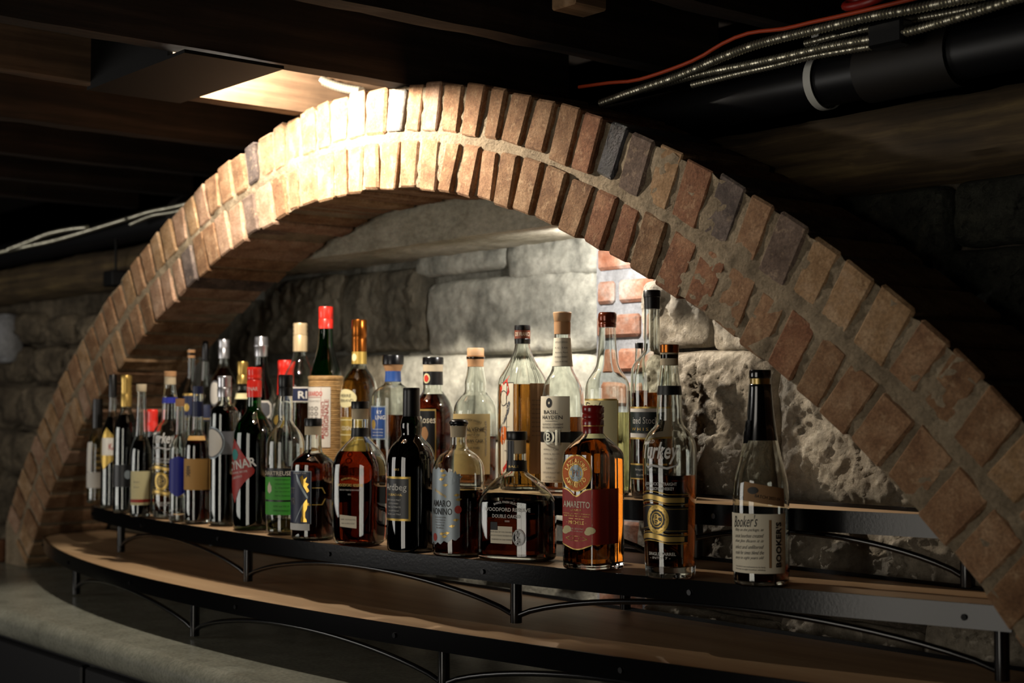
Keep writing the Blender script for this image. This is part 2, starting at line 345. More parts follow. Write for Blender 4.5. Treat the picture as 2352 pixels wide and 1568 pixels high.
def brick_mat(ring, i, sm):
    if ring == 1:
        for lo, hi, mt in ((0.122, 0.174, 'brick_grey'), (0.054, 0.122, BR[0]), (0.222, 0.273, BR[4]), (0.672, 0.724, 'brick_glazed'), (0.911, 0.974, BR[5]), (1.03, 1.093, 'brick_plum'), (-0.364, -0.314, BR[5]), (0.724, 0.788, 'brick_plum'), (1.152, 1.214, BR[3]), (1.093, 1.152, BR[3]), (1.214, 1.28, BR[3])):
            if lo < sm < hi: return mt
    else:
        for lo, hi, mt in ((-0.393, -0.338, 'brick_plum'), (-0.679, -0.621, BR[5]), (1.114, 1.175, BR[2])):
            if lo < sm < hi: return mt
    w = [0, 0, 1, 1, 2, 3] if sm > 0.3 else [0, 0, 4, 3, 1, 0]
    return BR[rnd.choice(w)]
for ring, L, r0, r1 in ((0, JI, 0.0, 0.0885), (1, JO, 0.1035, T)):
    for i in range(len(L) - 1):
        a, b = L[i], L[i + 1]; sm = (a + b) / 2
        g = rnd.uniform(0.008, 0.012) if sm < 0.25 else (rnd.uniform(0.010, 0.015) if sm < 0.9 else rnd.uniform(0.008, 0.012))
        if ring == 1 and 0.48 < sm < 0.5: g = 0.02
        if b - a < 0.02: continue
        a += g / 2; b -= g / 2
        top = r1 + rnd.uniform(-0.003, 0.003)
        if ring == 1:                                   # bricks cut down where the joists bed into the ring
            xm = arc(sm)[0]
            if -0.25 < xm < -0.135 or 0.13 < xm < 0.21: top = min(top, (1.945 - arc(sm)[1]) / max(arc(sm)[3], .5))
            elif xm < -0.25: top -= 0.004
            if sm < -0.9: top -= 0.008
        bot = r0 + rnd.uniform(-0.003, 0.004)
        yf = (-0.0024 + rnd.uniform(-0.003, 0.002)) if sm < 0.85 else (-0.0012 + rnd.uniform(-0.0015, 0.0012))
        c = []
        tilt = rnd.uniform(-0.003, 0.003)
        for sv, sg in ((a, -1), (b, 1)):
            for yy in (yf, YB + rnd.uniform(-.003, .003)):
                for rr in (bot, top):
                    j = lambda: rnd.uniform(-0.0018, 0.0018)
                    c.append(apt(sv + j() + (tilt if rr == top else -tilt), rr + j(), yy + j()))
        arch_child(brick_obj('brick', c, brick_mat(ring, i, sm), rnd.uniform(0.0022, 0.0048)))
for sE, sg in ((SMIN, -1), (SMAX, 1)):                # springer blocks between the cut ends and the counter
    pi_, po_ = apt(sE, 0.002, 0), apt(sE, T - 0.002, 0); V = []
    for yy in (0.004, YB - 0.004):
        V += [Vector((pi_.x, yy, pi_.z - 0.001)), Vector((po_.x, yy, po_.z - 0.001)), Vector((po_.x, yy, 0.910)), Vector((pi_.x + sg * 0.002, yy, 0.910))]
    arch_child(mesh_obj('springer', V, [(0, 1, 2, 3), (4, 7, 6, 5), (0, 4, 5, 1), (1, 5, 6, 2), (2, 6, 7, 3), (3, 7, 4, 0)], 'mortar'))
# loose red brick at the far foot of the arch
fb = Vector((-1.80, -0.02, 0.909))
o = brick_obj('foot_brick', [Vector((fb.x + dx, fb.y + dy, 0.9095 + dz)) for dx in (-0.03, 0.03) for dy in (0, 0.09) for dz in (0, 0.062)], BR[2], 0.005)
tag(o, 'single dark red brick standing on the counter at the far foot of the arch', 'brick')

# ------------------------------------------------------------------ stone walls
def stone(parent, x0, x1, z0, z1, y, bulge, mat, seed, res=0.007, rough=0.012, p=5.0):
    w, h = (x1 - x0), (z1 - z0); cx, cz = (x0 + x1) / 2, (z0 + z1) / 2
    nx, nz = max(8, min(130, int(w / res))), max(8, min(110, int(h / res))); V, F = [], []
    for j in range(nz + 1):
        for i in range(nx + 1):
            u, v = 2 * i / nx - 1, 2 * j / nz - 1
            q = (abs(u) ** p + abs(v) ** p); k = max(0.0, 1 - q) ** 0.55 if q < 1 else 0.0
            sq = (max(abs(u), abs(v)) / max(1e-6, (abs(u) ** p + abs(v) ** p) ** (1 / p)))
            ang = math.atan2(v, u); wob = 1 + 0.06 * noise.noise(Vector((math.cos(ang) * 1.6, math.sin(ang) * 1.6, seed * 3.1)))
            X = cx + u * sq * wob * w / 2; Z = cz + v * sq * wob * h / 2
            d = bulge * k + k * rough * (0.55 * fbm((X, seed * 1.7, Z), 13, 6) + 0.5 * fbm((X, seed * 5.3, Z), 42, 5))
            if rough > 0.008:                            # chipped facets
                for fq, am in ((20.0, 0.34), (52.0, 0.36)):
                    wq = Vector((X + 0.012 * fbm((X, 1, Z), 30, 2), seed * 0.37, Z + 0.012 * fbm((X, 2, Z), 30, 2))) * fq
                    c0 = noise.voronoi(wq)[1][0]; tv = noise.noise_vector(c0 * 7.3)
                    d += k * am / fq * (tv.x * (wq.x - c0.x) + tv.z * (wq.z - c0.z) + 0.45 * tv.y)
            V.append((X, y - d, Z))
    for j in range(nz):
        for i in range(nx): a = j * (nx + 1) + i; F.append((a, a + 1, a + nx + 2, a + nx + 1))
    # back rim so the block has body behind its face
    rim = [i for i in range(nx + 1)] + [(j + 1) * (nx + 1) - 1 for j in range(1, nz + 1)] + [nz * (nx + 1) + i for i in range(nx - 1, -1, -1)] + [j * (nx + 1) for j in range(nz - 1, 0, -1)]
    b0 = len(V)
    for r in rim: V.append((V[r][0], y + 0.05, V[r][2]))
    n = len(rim)
    for k in range(n): F.append((rim[k], rim[(k + 1) % n], b0 + (k + 1) % n, b0 + k))
    F.append(tuple(b0 + k for k in range(n)))
    return mesh_obj('stone', V, F, mat, parent, True)
def slab(name, x0, x1, z0, z1, y, mat, parent, rough=0.012, res=0.02, back=0.2):
    nx, nz = int((x1 - x0) / res), int((z1 - z0) / res); V, F = [], []
    for j in range(nz + 1):
        for i in range(nx + 1):
            X, Z = x0 + (x1 - x0) * i / nx, z0 + (z1 - z0) * j / nz
            V.append((X, y - rough * fbm((X, y * 9, Z), 12, 6), Z))
    for j in range(nz):
        for i in range(nx): a = j * (nx + 1) + i; F.append((a, a + 1, a + nx + 2, a + nx + 1))
    b = len(V)
    for (X, Z) in ((x0, z0), (x1, z0), (x1, z1), (x0, z1)): V.append((X, y + back, Z))
    c = [0, nx, nz * (nx + 1) + nx, nz * (nx + 1)]
    F.append((b, b + 1, b + 2, b + 3))
    e = [list(range(0, nx + 1)), [j * (nx + 1) + nx for j in range(nz + 1)], [nz * (nx + 1) + i for i in range(nx, -1, -1)], [j * (nx + 1) for j in range(nz, -1, -1)]]
    for k, ed in enumerate(e): F.append(tuple(ed) + (b + (k + 1) % 4, b + k))
    return mesh_obj(name, V, F, mat, parent, True, 60)
YR = 0.41                                            # recessed back of the niche
wb = struct(empty('wall_back', (0, YR, 0.8)))
def kid(o, root): o.parent = root; o.matrix_parent_inverse = root.matrix_world.inverted() if False else Matrix.Translation(-Vector(root.location)); return o
kid(slab('wall_body', -2.1, 0.66, 0.6, 1.72, YR + 0.012, 'wall_mortar_pale', None), wb)
def px_stone(root, xa, ya, xb, yb, Y, bulge, mat, seed, **kw):      # a stone given by its corners in the photograph, on wall plane Y
    p, q = at_y(xa, ya, Y), at_y(xb, yb, Y); pm = at_y((xa + xb) / 2, (ya + yb) / 2, Y)
    hz = abs(at_y((xa + xb) / 2, ya, Y).z - at_y((xa + xb) / 2, yb, Y).z)
    return kid(stone(None, p.x, q.x, pm.z - hz / 2, pm.z + hz / 2, Y, bulge, mat, seed, **kw), root)
px_stone(wb, 1168, 532, 1374, 638, YR, 0.014, 'stone_pale', 3, p=9, rough=0.006)
px_stone(wb, 960, 545, 1168, 628, YR, 0.014, 'stone_pale', 5, p=9, rough=0.006)
px_stone(wb, 985, 632, 1376, 812, YR, 0.014, 'stone_pale', 8, p=9, rough=0.006)
px_stone(wb, 1090, 818, 1372, 1010, YR, 0.014, 'stone_pale', 12, p=9, rough=0.006)
px_stone(wb, 900, 815, 1086, 1010, YR, 0.014, 'stone_pale', 14, p=9, rough=0.006)
px_stone(wb, 1000, 1016, 1380, 1300, YR, 0.014, 'stone_pale', 16, p=9, rough=0.006)
px_stone(wb, 790, 620, 985, 810, YR, 0.014, 'stone_mottled', 18, p=9, rough=0.012)
px_stone(wb, 690, 815, 896, 1020, YR, 0.014, 'stone_mottled', 21, p=9, rough=0.012)
px_stone(wb, 610, 640, 788, 812, YR, 0.014, 'stone_mottled', 23, p=9, rough=0.012)
px_stone(wb, 470, 690, 606, 860, YR, 0.014, 'stone_mottled', 25, p=9, rough=0.012)
px_stone(wb, 480, 866, 686, 1060, YR, 0.014, 'stone_mottled', 27, p=9, rough=0.012)
px_stone(wb, 700, 1024, 996, 1300, YR, 0.014, 'stone_mottled', 29, p=9, rough=0.012)
# whitewashed brick end of the niche, courses of brick in pale mortar
wn = struct(empty('wall_niche_side', (0.4, YR, 0.8)))
bx0, bx1 = at_y(1379, 700, YR).x, 0.64
kid(box('mortar_bed', bx0, bx1, YR - 0.010, YR + 0.1, 0.85, 1.70, 'whitewash'), wn)
zc = 1.665; row = 0
while zc > 0.9:
    for k in range(-1, 4):
        xa = bx0 + 0.012 + k * 0.145 + (0.055 if row % 2 else -0.02); xb = xa + 0.132
        xa, xb = max(xa, bx0 + 0.008), min(xb, bx1)
        if xb - xa < 0.02: continue
        yj = YR - 0.016 - rnd.uniform(0, 0.006)
        c = [Vector((X, Y2, Z)) for X in (xa, xb) for Y2 in (yj, YR + 0.05) for Z in (zc - 0.044, zc)]
        kid(brick_obj('brick', c, 'brick_washed', 0.006), wn)
    zc -= 0.066; row += 1
YW = 0.268                                           # rough stone to the near side of the niche
wr = struct(empty('wall_back_right', (1.2, YW, 0.8)))
rx0 = at_y(1480, 720, YW).x
kid(slab('wall_body', rx0 + 0.012, 2.9, 0.6, 1.70, YW + 0.015, 'wall_mortar', None, 0.012, 0.016), wr)
px_stone(wr, 1478, 640, 1640, 800, YW, 0.014, 'stone_rough', 31, p=9, rough=0.009)
px_stone(wr, 1482, 806, 1790, 1148, YW, 0.016, 'stone_rough', 33, p=9, rough=0.009, res=0.0036)
px_stone(wr, 1640, 700, 1900, 806, YW, 0.014, 'stone_rough', 34, p=9, rough=0.009)
px_stone(wr, 1796, 812, 2140, 1160, YW, 0.016, 'stone_rough', 35, p=9, rough=0.009, res=0.0036)
px_stone(wr, 1470, 1156, 1800, 1400, YW, 0.016, 'stone_rough', 37, p=9, rough=0.009, res=0.0036)
px_stone(wr, 1806, 1166, 2260, 1420, YW, 0.016, 'stone_rough', 39, p=9, rough=0.009, res=0.0036)
px_stone(wr, 1480, 1405, 1790, 1560, YW, 0.014, 'stone_rough', 41, p=9, rough=0.009, res=0.0036)
px_stone(wr, 1796, 1428, 2120, 1600, YW, 0.014, 'stone_rough', 43, p=9, rough=0.009, res=0.0036)
px_stone(wr, 2126, 1430, 2400, 1640, YW, 0.014, 'stone_rough', 45, p=9, rough=0.009, res=0.0036)
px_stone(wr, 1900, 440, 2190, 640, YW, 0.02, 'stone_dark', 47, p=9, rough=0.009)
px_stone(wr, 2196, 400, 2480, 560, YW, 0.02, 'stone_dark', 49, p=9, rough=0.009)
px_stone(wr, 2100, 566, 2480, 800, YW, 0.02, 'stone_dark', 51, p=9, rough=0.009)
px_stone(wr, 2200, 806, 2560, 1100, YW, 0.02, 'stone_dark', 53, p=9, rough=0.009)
wl = struct(empty('wall_back_left', (-2.2, YW, 0.8)))
kid(slab('wall_body', -3.6, -1.45, 0.6, 1.70, YW + 0.015, 'stone_brown', None, 0.02, 0.02), wl)
sd = 60
for r_, (ya, yb) in enumerate(((722, 790), (794, 880), (884, 985), (990, 1090), (1095, 1200), (1204, 1290))):
    xx = -60 - 25 * (r_ % 2)
    while xx < 250:
        wpx = rnd.uniform(55, 110); sd += 1
        px_stone(wl, xx, ya + rnd.uniform(-4, 4), xx + wpx - 5, yb + rnd.uniform(-3, 3), YW, 0.03, 'stone_brown', sd, p=4, rough=0.02)
        xx += wpx
px_stone(wl, -70, 722, 16, 835, YW - 0.06, 0.03, 'whitewash', 99, p=7, rough=0.01)  # pale stone, whitened further to stand in for a brightly lit patch

# ------------------------------------------------------------------ sill timber along the wall, pipe, cables
def beam(name, xa, xb, mat, lb, pw, hy, hz, zc_, amp):
    V, F = [], []; n = max(20, int((xb - xa) / 0.024)); ring = 28 if pw < 8 else 24
    for i in range(n + 1):
        X = xa + (xb - xa) * i / n
        for k in range(ring):
            a = 2 * math.pi * k / ring; u, v = math.cos(a), math.sin(a)
            if pw >= 8: e = k / 6.0; sd_, t = int(e), (e - int(e)) * 2 - 1; u, v = ((-1, t), (t, 1), (1, -t), (-t, -1))[sd_]; q = 1.0
            else: q = (abs(u) ** pw + abs(v) ** pw) ** (-1 / pw)
            nn = amp * fbm((X * .6, a, 3), 4, 4) + 0.005 * fbm((X, a * 2, 8), 14, 3) + (0.004 * fbm((X, a * 3, 2), 40, 3) if pw >= 8 else 0)
            V.append((X, 0.325 + u * (q * hy + nn), zc_ + v * (q * hz + nn * 0.6)))
    for i in range(n):
        for k in range(ring): F.append((i * ring + k, i * ring + (k + 1) % ring, (i + 1) * ring + (k + 1) % ring, (i + 1) * ring + k))
    F += [tuple(range(ring)), tuple(n * ring + k for k in range(ring))]
    tag(mesh_obj(name, V, F, mat, None, True, 50), lb, 'beam', None, 'structure')
beam('wall_beam', -0.95, 0.66, 'concrete_beam', 'weathered grey stone lintel under the brick arch at the back of the niche', 9, 0.115, 0.060, 1.750, 0.006)
beam('wall_beam', 0.665, 2.7, 'timber_log', 'rough dark log beam along the wall under the near end of the pipe', 3.2, 0.115, 0.066, 1.745, 0.012)
beam('wall_beam', -3.6, -0.955, 'timber_log', 'rough dark log beam along the wall under the far end of the pipe', 3.2, 0.115, 0.062, 1.745, 0.010)
pipe = empty('drain_pipe', (0, 0.262, 1.86)); tag(pipe, 'thick black iron pipe running along the wall above the weathered beam', 'pipe')
tube('pipe_body', [(-3.5, 0, -0.016), (-1, 0, -0.004), (0.5, 0, 0.004), (2.6, 0, 0.012)], 0.039, 'pipe_black', pipe, 24)
for xx, rr, ln in ((1.03, 0.047, 0.16), (-1.2, 0.046, 0.05)): tube('coupling', [(xx, 0, 0.006), (xx + ln, 0, 0.006)], rr, 'pipe_rust', pipe, 24)
# grey strap tied round the pipe
sp = empty('cable_tie', (0.945, 0.262, 1.866)); tag(sp, 'pale grey plastic strap looped round the black pipe', 'strap')
V, F = [], []; n = 28
for i in range(n + 1):
    a = math.radians(-150 + 250 * i / n); rr = 0.0445
    cy, cz_ = -math.cos(a) * rr, math.sin(a) * rr
    if a > math.radians(60): cy, cz_ = -math.cos(math.radians(60)) * rr + 0.0, math.sin(math.radians(60)) * rr + (a - math.radians(60)) * 0.06
    for dx in (-0.007, 0.007):
        V.append((dx, cy, cz_)); V.append((dx, cy * 0.96, cz_ * 0.97))
for i in range(n):
    b = i * 4; F += [(b, b + 2, b + 6, b + 4), (b + 1, b + 5, b + 7, b + 3), (b, b + 4, b + 5, b + 1), (b + 2, b + 3, b + 7, b + 6)]
mesh_obj('strap_band', V, F, 'strap_grey', sp, True, 50)
def cable(name, pix, Y, r, mat, lb, cat, corr=0.18, per=0.006):
    pts = [at_y(a, b, Y) for a, b in pix]; root = tag(tube(name, pts, r, mat, None, 7, 0.0016 if corr else 0.02, corr, per), lb, cat); return root
cable('armoured_cable', [(-30, 585), (60, 566), (140, 548), (290, 503), (345, 486), (420, 470), (560, 430)], 0.20, 0.006, 'steel', 'bare metal armoured cable over the pipe at the far end', 'cable')
cable('armoured_cable', [(20, 572), (70, 553), (110, 537), (160, 526), (200, 522)], 0.182, 0.006, 'steel', 'short metal cable bowing up off the pipe at the far end', 'cable')
cable('armoured_cable', [(300, 515), (350, 495), (410, 484), (520, 450)], 0.18, 0.005, 'steel', 'thin metal cable dipping behind the far haunch of the arch', 'cable')
cable('armoured_cable', [(1380, 238), (1450, 212), (1560, 174), (1650, 135), (1720, 108), (1790, 88), (1900, 62), (1990, 40), (2100, 20), (2230, -6), (2420, -40)], 0.145, 0.0068, 'steel', 'bright metal armoured cable, topmost of the run over the pipe', 'cable')
cable('armoured_cable', [(1480, 205), (1600, 172), (1700, 152), (1790, 133), (1900, 108), (2000, 90), (2090, 72), (2160, 52), (2250, 25), (2340, -5), (2420, -30)], 0.168, 0.0062, 'steel', 'metal armoured cable curving up over the pipe below the top one', 'cable')
cable('armoured_cable', [(1590, 195), (1700, 168), (1780, 150), (1860, 130), (1990, 108), (2080, 96)], 0.188, 0.0055, 'steel', 'lower metal armoured cable lying along the top of the pipe', 'cable')
cable('armoured_cable', [(1850, 100), (1920, 82), (1990, 66), (2100, 44), (2200, 26), (2400, -14)], 0.206, 0.0055, 'steel', 'dull metal armoured cable half hidden between two brighter ones', 'cable')
cable('armoured_cable', [(690, 163), (720, 175), (755, 192), (790, 203), (830, 210)], 0.04, 0.0085, 'steel', 'brightly lit ribbed conduit in the joist bay beside the lamp', 'conduit', 0.2, 0.010)
cable('orange_wire', [(1330, 200), (1400, 190), (1470, 182), (1590, 140), (1660, 100), (1720, 76), (1800, 66), (1860, 52), (1960, 30), (2085, 0), (2200, -30)], 0.13, 0.0032, 'orange_wire', 'thin orange wire sagging above the metal cables', 'wire', 0)
cb = at_y(1930, 52, 0.155); o = box('cable_clip', cb.x - 0.022, cb.x + 0.022, cb.y - 0.01, cb.y + 0.02, cb.z - 0.012, cb.z + 0.014, 'black_plastic', None, 0.004); tag(o, 'black clip box on the top metal cable', 'clip')
cb = at_y(2040, 75, 0.17); o = box('cable_clip', cb.x - 0.03, cb.x + 0.03, cb.y - 0.01, cb.y + 0.02, cb.z - 0.02, cb.z + 0.016, 'black_plastic', None, 0.004); tag(o, 'wide black clamp over the lower metal cables', 'clip')
rv = at_y(1985, -2, 0.05); vr = empty('red_valve', (rv.x, rv.y, rv.z - 0.006)); tag(vr, 'red painted valve wheel at the ceiling above the cables', 'valve')
tube('wheel', [(0.03 * math.cos(a), 0.012 * math.sin(a), 0.004 + 0.008 * math.sin(a)) for a in [2 * math.pi * k / 20 for k in range(21)]], 0.006, 'red_paint', vr, 8)
tube('spindle', [(0, 0, 0), (0, 0, 0.05)], 0.006, 'black_metal', vr, 8)
hb = at_y(262, 640, 0.18); hg = empty('pipe_hanger', (hb.x, hb.y, hb.z)); tag(hg, 'black iron clamp hanging under the pipe at the far end', 'clamp')
tube('rod', [(0.01, 0, 0.0), (0.01, 0, 0.11)], 0.004, 'black_metal', hg, 8); box('clamp_body', -0.03, 0.03, -0.02, 0.03, -0.022, 0.022, 'black_metal', hg, 0.004)

# ------------------------------------------------------------------ lamp in the joist bay
lp = empty('joist_lamp', (0.0, -0.42, 1.94)); tag(lp, 'black metal lamp hood fixed between two joists, glowing toward the arch', 'lamp')
box('hood_bottom', -0.17, 0.21, -0.04, 0.148, -0.004, 0.002, 'black_metal', lp); box('hood_back', -0.1545, 0.1495, -0.04, -0.03, 0.002, 0.249, 'black_metal', lp)
tube('socket', [(0.03, 0.04, 0.052), (0.03, 0.105, 0.052)], 0.012, 'black_plastic', lp, 12)
bl = empty('bay_lamp', (-0.42, -0.065, 2.155)); tag(bl, 'black recessed lamp up between the far ceiling joists, shining down on the counter', 'lamp')
tube('lamp_can', [(0, 0, 0.005), (0, 0, 0.033)], 0.05, 'black_metal', bl, 20)
nl = empty('niche_lamp', (0.425, 0.143, 1.678)); tag(nl, 'small lamp tucked behind the arch lighting the stone niche', 'lamp')
tube('lamp_can', [(0, 0.07, 0), (0, 0.07, -0.008)], 0.018, 'black_metal', nl, 16)

# ------------------------------------------------------------------ counter
ZC, Z1, Z2, Z3 = 0.909, 1.009, 1.109, 1.209
V, F = [], []; pr = [(0.42, ZC)]; yb_ = -0.335
pr += [(yb_ + 0.03 * math.cos(math.radians(a)) * 0.9, ZC - 0.028 + 0.028 * math.sin(math.radians(a))) for a in range(90, -91, -15)]
pr = [(0.232, ZC)] + [(yb_ - 0.03 * math.cos(math.radians(a)), ZC - 0.030 + 0.030 * math.sin(math.radians(a))) for a in range(90, -91, -12)] + [(0.232, ZC - 0.06)]
NX = 60
for i in range(NX + 1):
    X = -3.0 + 5.4 * i / NX
    for (yy, zz) in pr: V.append((X, yy, zz))
np_ = len(pr)
for i in range(NX):
    for k in range(np_): F.append((i * np_ + k, i * np_ + (k + 1) % np_, (i + 1) * np_ + (k + 1) % np_, (i + 1) * np_ + k))
F += [tuple(range(np_)), tuple(NX * np_ + k for k in range(np_))]
tag(mesh_obj('concrete_counter', V, F, 'counter_concrete', None, True, 40), 'polished grey concrete counter with rounded front edge under the tiered shelves', 'counter')
cabs = empty('bar_cabinet', (-0.3, 0, 0.0)); tag(cabs, 'black cabinet front beneath the concrete counter', 'cabinet')
box('cabinet_body', -2.7, 2.7, -0.25, 0.20, 0.0, ZC - 0.061, 'cabinet_black', cabs)
for k in range(9): box('door', -2.6 + k * 0.58, -2.6 + k * 0.58 + 0.56, -0.27, -0.25, 0.06, ZC - 0.1, 'cabinet_black', cabs, 0.004)

# ------------------------------------------------------------------ tiered shelves
def q1(x): return -0.2355 + 0.0294 * x + 0.1024 * x * x - 0.0189 * x ** 3
def q2(x): return -0.1352 + 0.0336 * x + 0.1023 * x * x - 0.009 * x ** 3
def q3(x): return -0.012 + 0.034 * x + 0.1023 * x * x - 0.009 * x ** 3
def tier(name, lb, q, z, zb, xa, xb, yr, legs, rear=True):
    root = empty(name, ((xa + xb) / 2, 0.1, zb)); tag(root, lb, 'shelf', 'tiers of the bar shelf')
    def K(o): return kid(o, root)
    N = 90; fr = []
    for i in range(N + 1):
        X = xa + (xb - xa) * i / N; Y = q(X)
        e = (X - xa) / 0.10                                   # rounded far corner
        if e < 1: Y = Y + (yr - Y) * (1 - math.sqrt(max(0, 1 - (1 - e) ** 2))) * 0.8
        fr.append((X, min(Y, yr - 0.02)))
    TB = 0.018
    V, F = [], []
    for X, Y in fr: V += [(X, Y + 0.003, z), (X, yr, z), (X, yr, z - TB), (X, Y + 0.003, z - TB)]
    for i in range(N):
        for k in range(4): F.append((i * 4 + k, i * 4 + (k + 1) % 4, i * 4 + 4 + (k + 1) % 4, i * 4 + 4 + k))
    F += [(0, 1, 2, 3), tuple(N * 4 + k for k in range(4))]
    K(mesh_obj('board', V, F, 'shelf_wood'))
    def strip(nm, pts, z0, z1, th):
        V, F = [], []
        for i, (X, Y) in enumerate(pts):
            a, b = pts[max(i - 1, 0)], pts[min(i + 1, len(pts) - 1)]; t = Vector((b[0] - a[0], b[1] - a[1])).normalized(); nrm = Vector((t.y, -t.x)) * th
            V += [(X, Y, z0), (X + nrm.x, Y + nrm.y, z0), (X + nrm.x, Y + nrm.y, z1), (X, Y, z1)]
        n = len(pts)
        for i in range(n - 1):
            for k in range(4): F.append((i * 4 + k, i * 4 + (k + 1) % 4, i * 4 + 4 + (k + 1) % 4, i * 4 + 4 + k))
        F += [(0, 1, 2, 3), tuple((n - 1) * 4 + k for k in range(4))]
        return K(mesh_obj(nm, V, F, 'shelf_steel', None, True, 40))
    fs = strip('front_band', fr, z - 0.030, z + 0.0015, 0.004)
    strip('rear_band', [(X, yr + 0.004) for X, _ in fr], z - 0.028, z + 0.006, 0.004)
    strip('end_band', [(xb + 0.001, fr[-1][1]), (xb + 0.001, yr)], z - 0.028, z + 0.001, 0.004)
    for i in range(4, N, 14):
        X, Y = fr[i]; o = K(tube('screw', [(X, Y - 0.0035, z - 0.016), (X, Y - 0.0065, z - 0.016)], 0.0042, 'black_satin', None, 10)); 
    LG = []
    for lx in legs:
        ly = q(lx) + 0.026; LG.append((lx, ly))
        for (X, Y) in ((lx, ly), (lx, yr - 0.012)):
            lg = K(tube('leg', [(X, Y, zb + 0.004), (X, Y, z - TB - 0.001)], 0.0095, 'black_gloss', None, 14))
            ft = tube('foot', [(X, Y, zb + 0.0005), (X, Y, zb + 0.0065)], 0.0155, 'black_gloss', None, 16); ft.parent = lg; ft.matrix_parent_inverse = lg.matrix_parent_inverse.copy()
    for (a, b) in zip(LG[:-1], LG[1:]):
        pts = []; n = 24
        for i in range(n + 1):
            t = i / n; X = a[0] + (b[0] - a[0]) * t; h = 1 - (2 * t - 1) ** 2
            pts.append((X, q(X) + 0.012 + 0.014 * (2 * t - 1) ** 2, zb + 0.014 + (z - 0.034 - zb - 0.014) * h ** 0.8))
        K(tube('arched_brace', pts, 0.0045, 'black_gloss', None, 8))
    return root
t_ = NT('shelf_steel'); t_.b.inputs['Base Color'].default_value = lin('060607'); t_.b.inputs['Roughness'].default_value = 0.17; t_.b.inputs['Specular IOR Level'].default_value = 0.28
t_.bump(t_.noise(t_.coord(), 220, 4), 0.08, 0.001); MATS['shelf_steel'] = t_.m
P('black_gloss', '08080a', 0.2)
tier('lower_shelf', 'empty lowest curved tier of tan wood with black steel edge, on the concrete counter', q1, Z1, ZC, -1.485, 1.42, 0.195, [-0.95, -0.21, 0.53, 1.30])
tier('middle_shelf', 'middle curved shelf tier holding the front row of bottles', q2, Z2, Z1, -1.14, 1.372, 0.197, [-0.87, -0.18, 0.575, 1.345])
tier('upper_shelf', 'uppermost curved shelf tier holding the back row of bottles', q3, Z3, Z2, -0.98, 1.27, 0.205, [-0.66, 0.03, 0.735, 1.235])

# ------------------------------------------------------------------ bottles
def chaikin(pts, n=2):
    for _ in range(n):
        out = [pts[0]]
        for a, b in zip(pts[:-1], pts[1:]):
            out.append(tuple(0.75 * u + 0.25 * v for u, v in zip(a, b))); out.append(tuple(0.25 * u + 0.75 * v for u, v in zip(a, b)))
        out.append(pts[-1]); pts = out
    return pts
class Sec:                                           # plan section: superellipse, turned, scaled so its half width seen from the front is 1
    def __init__(s, n=2.0, asp=1.0, rot=0.0, N=56):
        P_ = []
        for k in range(720):
            t = 2 * math.pi * k / 720; c, d = math.cos(t), math.sin(t)
            u = math.copysign(abs(c) ** (2 / n), c); v = asp * math.copysign(abs(d) ** (2 / n), d)
            r = math.radians(rot); P_.append((u * math.cos(r) - v * math.sin(r), u * math.sin(r) + v * math.cos(r)))
        mx = max(abs(p[0]) for p in P_); P_ = [(a / mx, b / mx) for a, b in P_]
        A = sorted((math.degrees(math.atan2(p[0], -p[1])) % 360, p) for p in P_)
        s.R = []
        j = 0
        for d in range(361):
            dd = d % 360
            best = min(A, key=lambda q: min(abs(q[0] - dd), 360 - abs(q[0] - dd))); s.R.append(math.hypot(*best[1]))
        L = [0.0]
        for d in range(360):
            p, q = s.pt(d), s.pt(d + 1); L.append(L[-1] + math.hypot(q[0] - p[0], q[1] - p[1]))
        s.L = L
        s.A = [360.0 * k / N for k in range(N)] if n <= 2.3 and asp == 1 else None
        if s.A is None:                              # even arc-length sampling keeps the corners crisp
            s.A = [s.adv(0, L[-1] * k / 80) for k in range(80)]
    def rad(s, a): a %= 360; i = int(a); f = a - i; return s.R[i] * (1 - f) + s.R[i + 1] * f
    def pt(s, a): r = s.rad(a); return r * math.sin(math.radians(a)), -r * math.cos(math.radians(a))
    def adv(s, a0, d):                               # angle reached after walking d round the section from a0
        a = a0 % 360; i = int(a); l = s.L[i] + (s.L[i + 1] - s.L[i]) * (a - i) + d; tot = s.L[-1]; k = math.floor(l / tot); l -= k * tot
        lo, hi = 0, 360
        while hi - lo > 1:
            mid = (lo + hi) // 2
            if s.L[mid] <= l: lo = mid
            else: hi = mid
        r = lo + (l - s.L[lo]) / max(1e-9, s.L[lo + 1] - s.L[lo]) + 360 * k
        return r + (a0 - a)
ROUND = Sec()
DG = None
def text_mesh(body, bold=0.0, shear=0.0):
    c = bpy.data.curves.new('t', 'FONT'); c.body = body; c.size = 1.0; c.align_x = 'CENTER'; c.align_y = 'CENTER'; c.resolution_u = 2; c.offset = bold; c.shear = shear
    o = bpy.data.objects.new('t', c); COL.objects.link(o); dg = bpy.context.evaluated_depsgraph_get()
    me = bpy.data.meshes.new_from_object(o.evaluated_get(dg)); bpy.data.objects.remove(o); bpy.data.curves.remove(c)
    return me
MAIN = {'label', 'front_label', 'side_label', 'lower_label', 'back_label', 'label_band', 'label_head', 'batch_tag', 'neck_label'}
SUB = {'label_edge', 'label_rule', 'label_stripe', 'label_panel', 'label_bar', 'label_ribbon', 'label_foot', 'label_corner', 'lower_tag'}
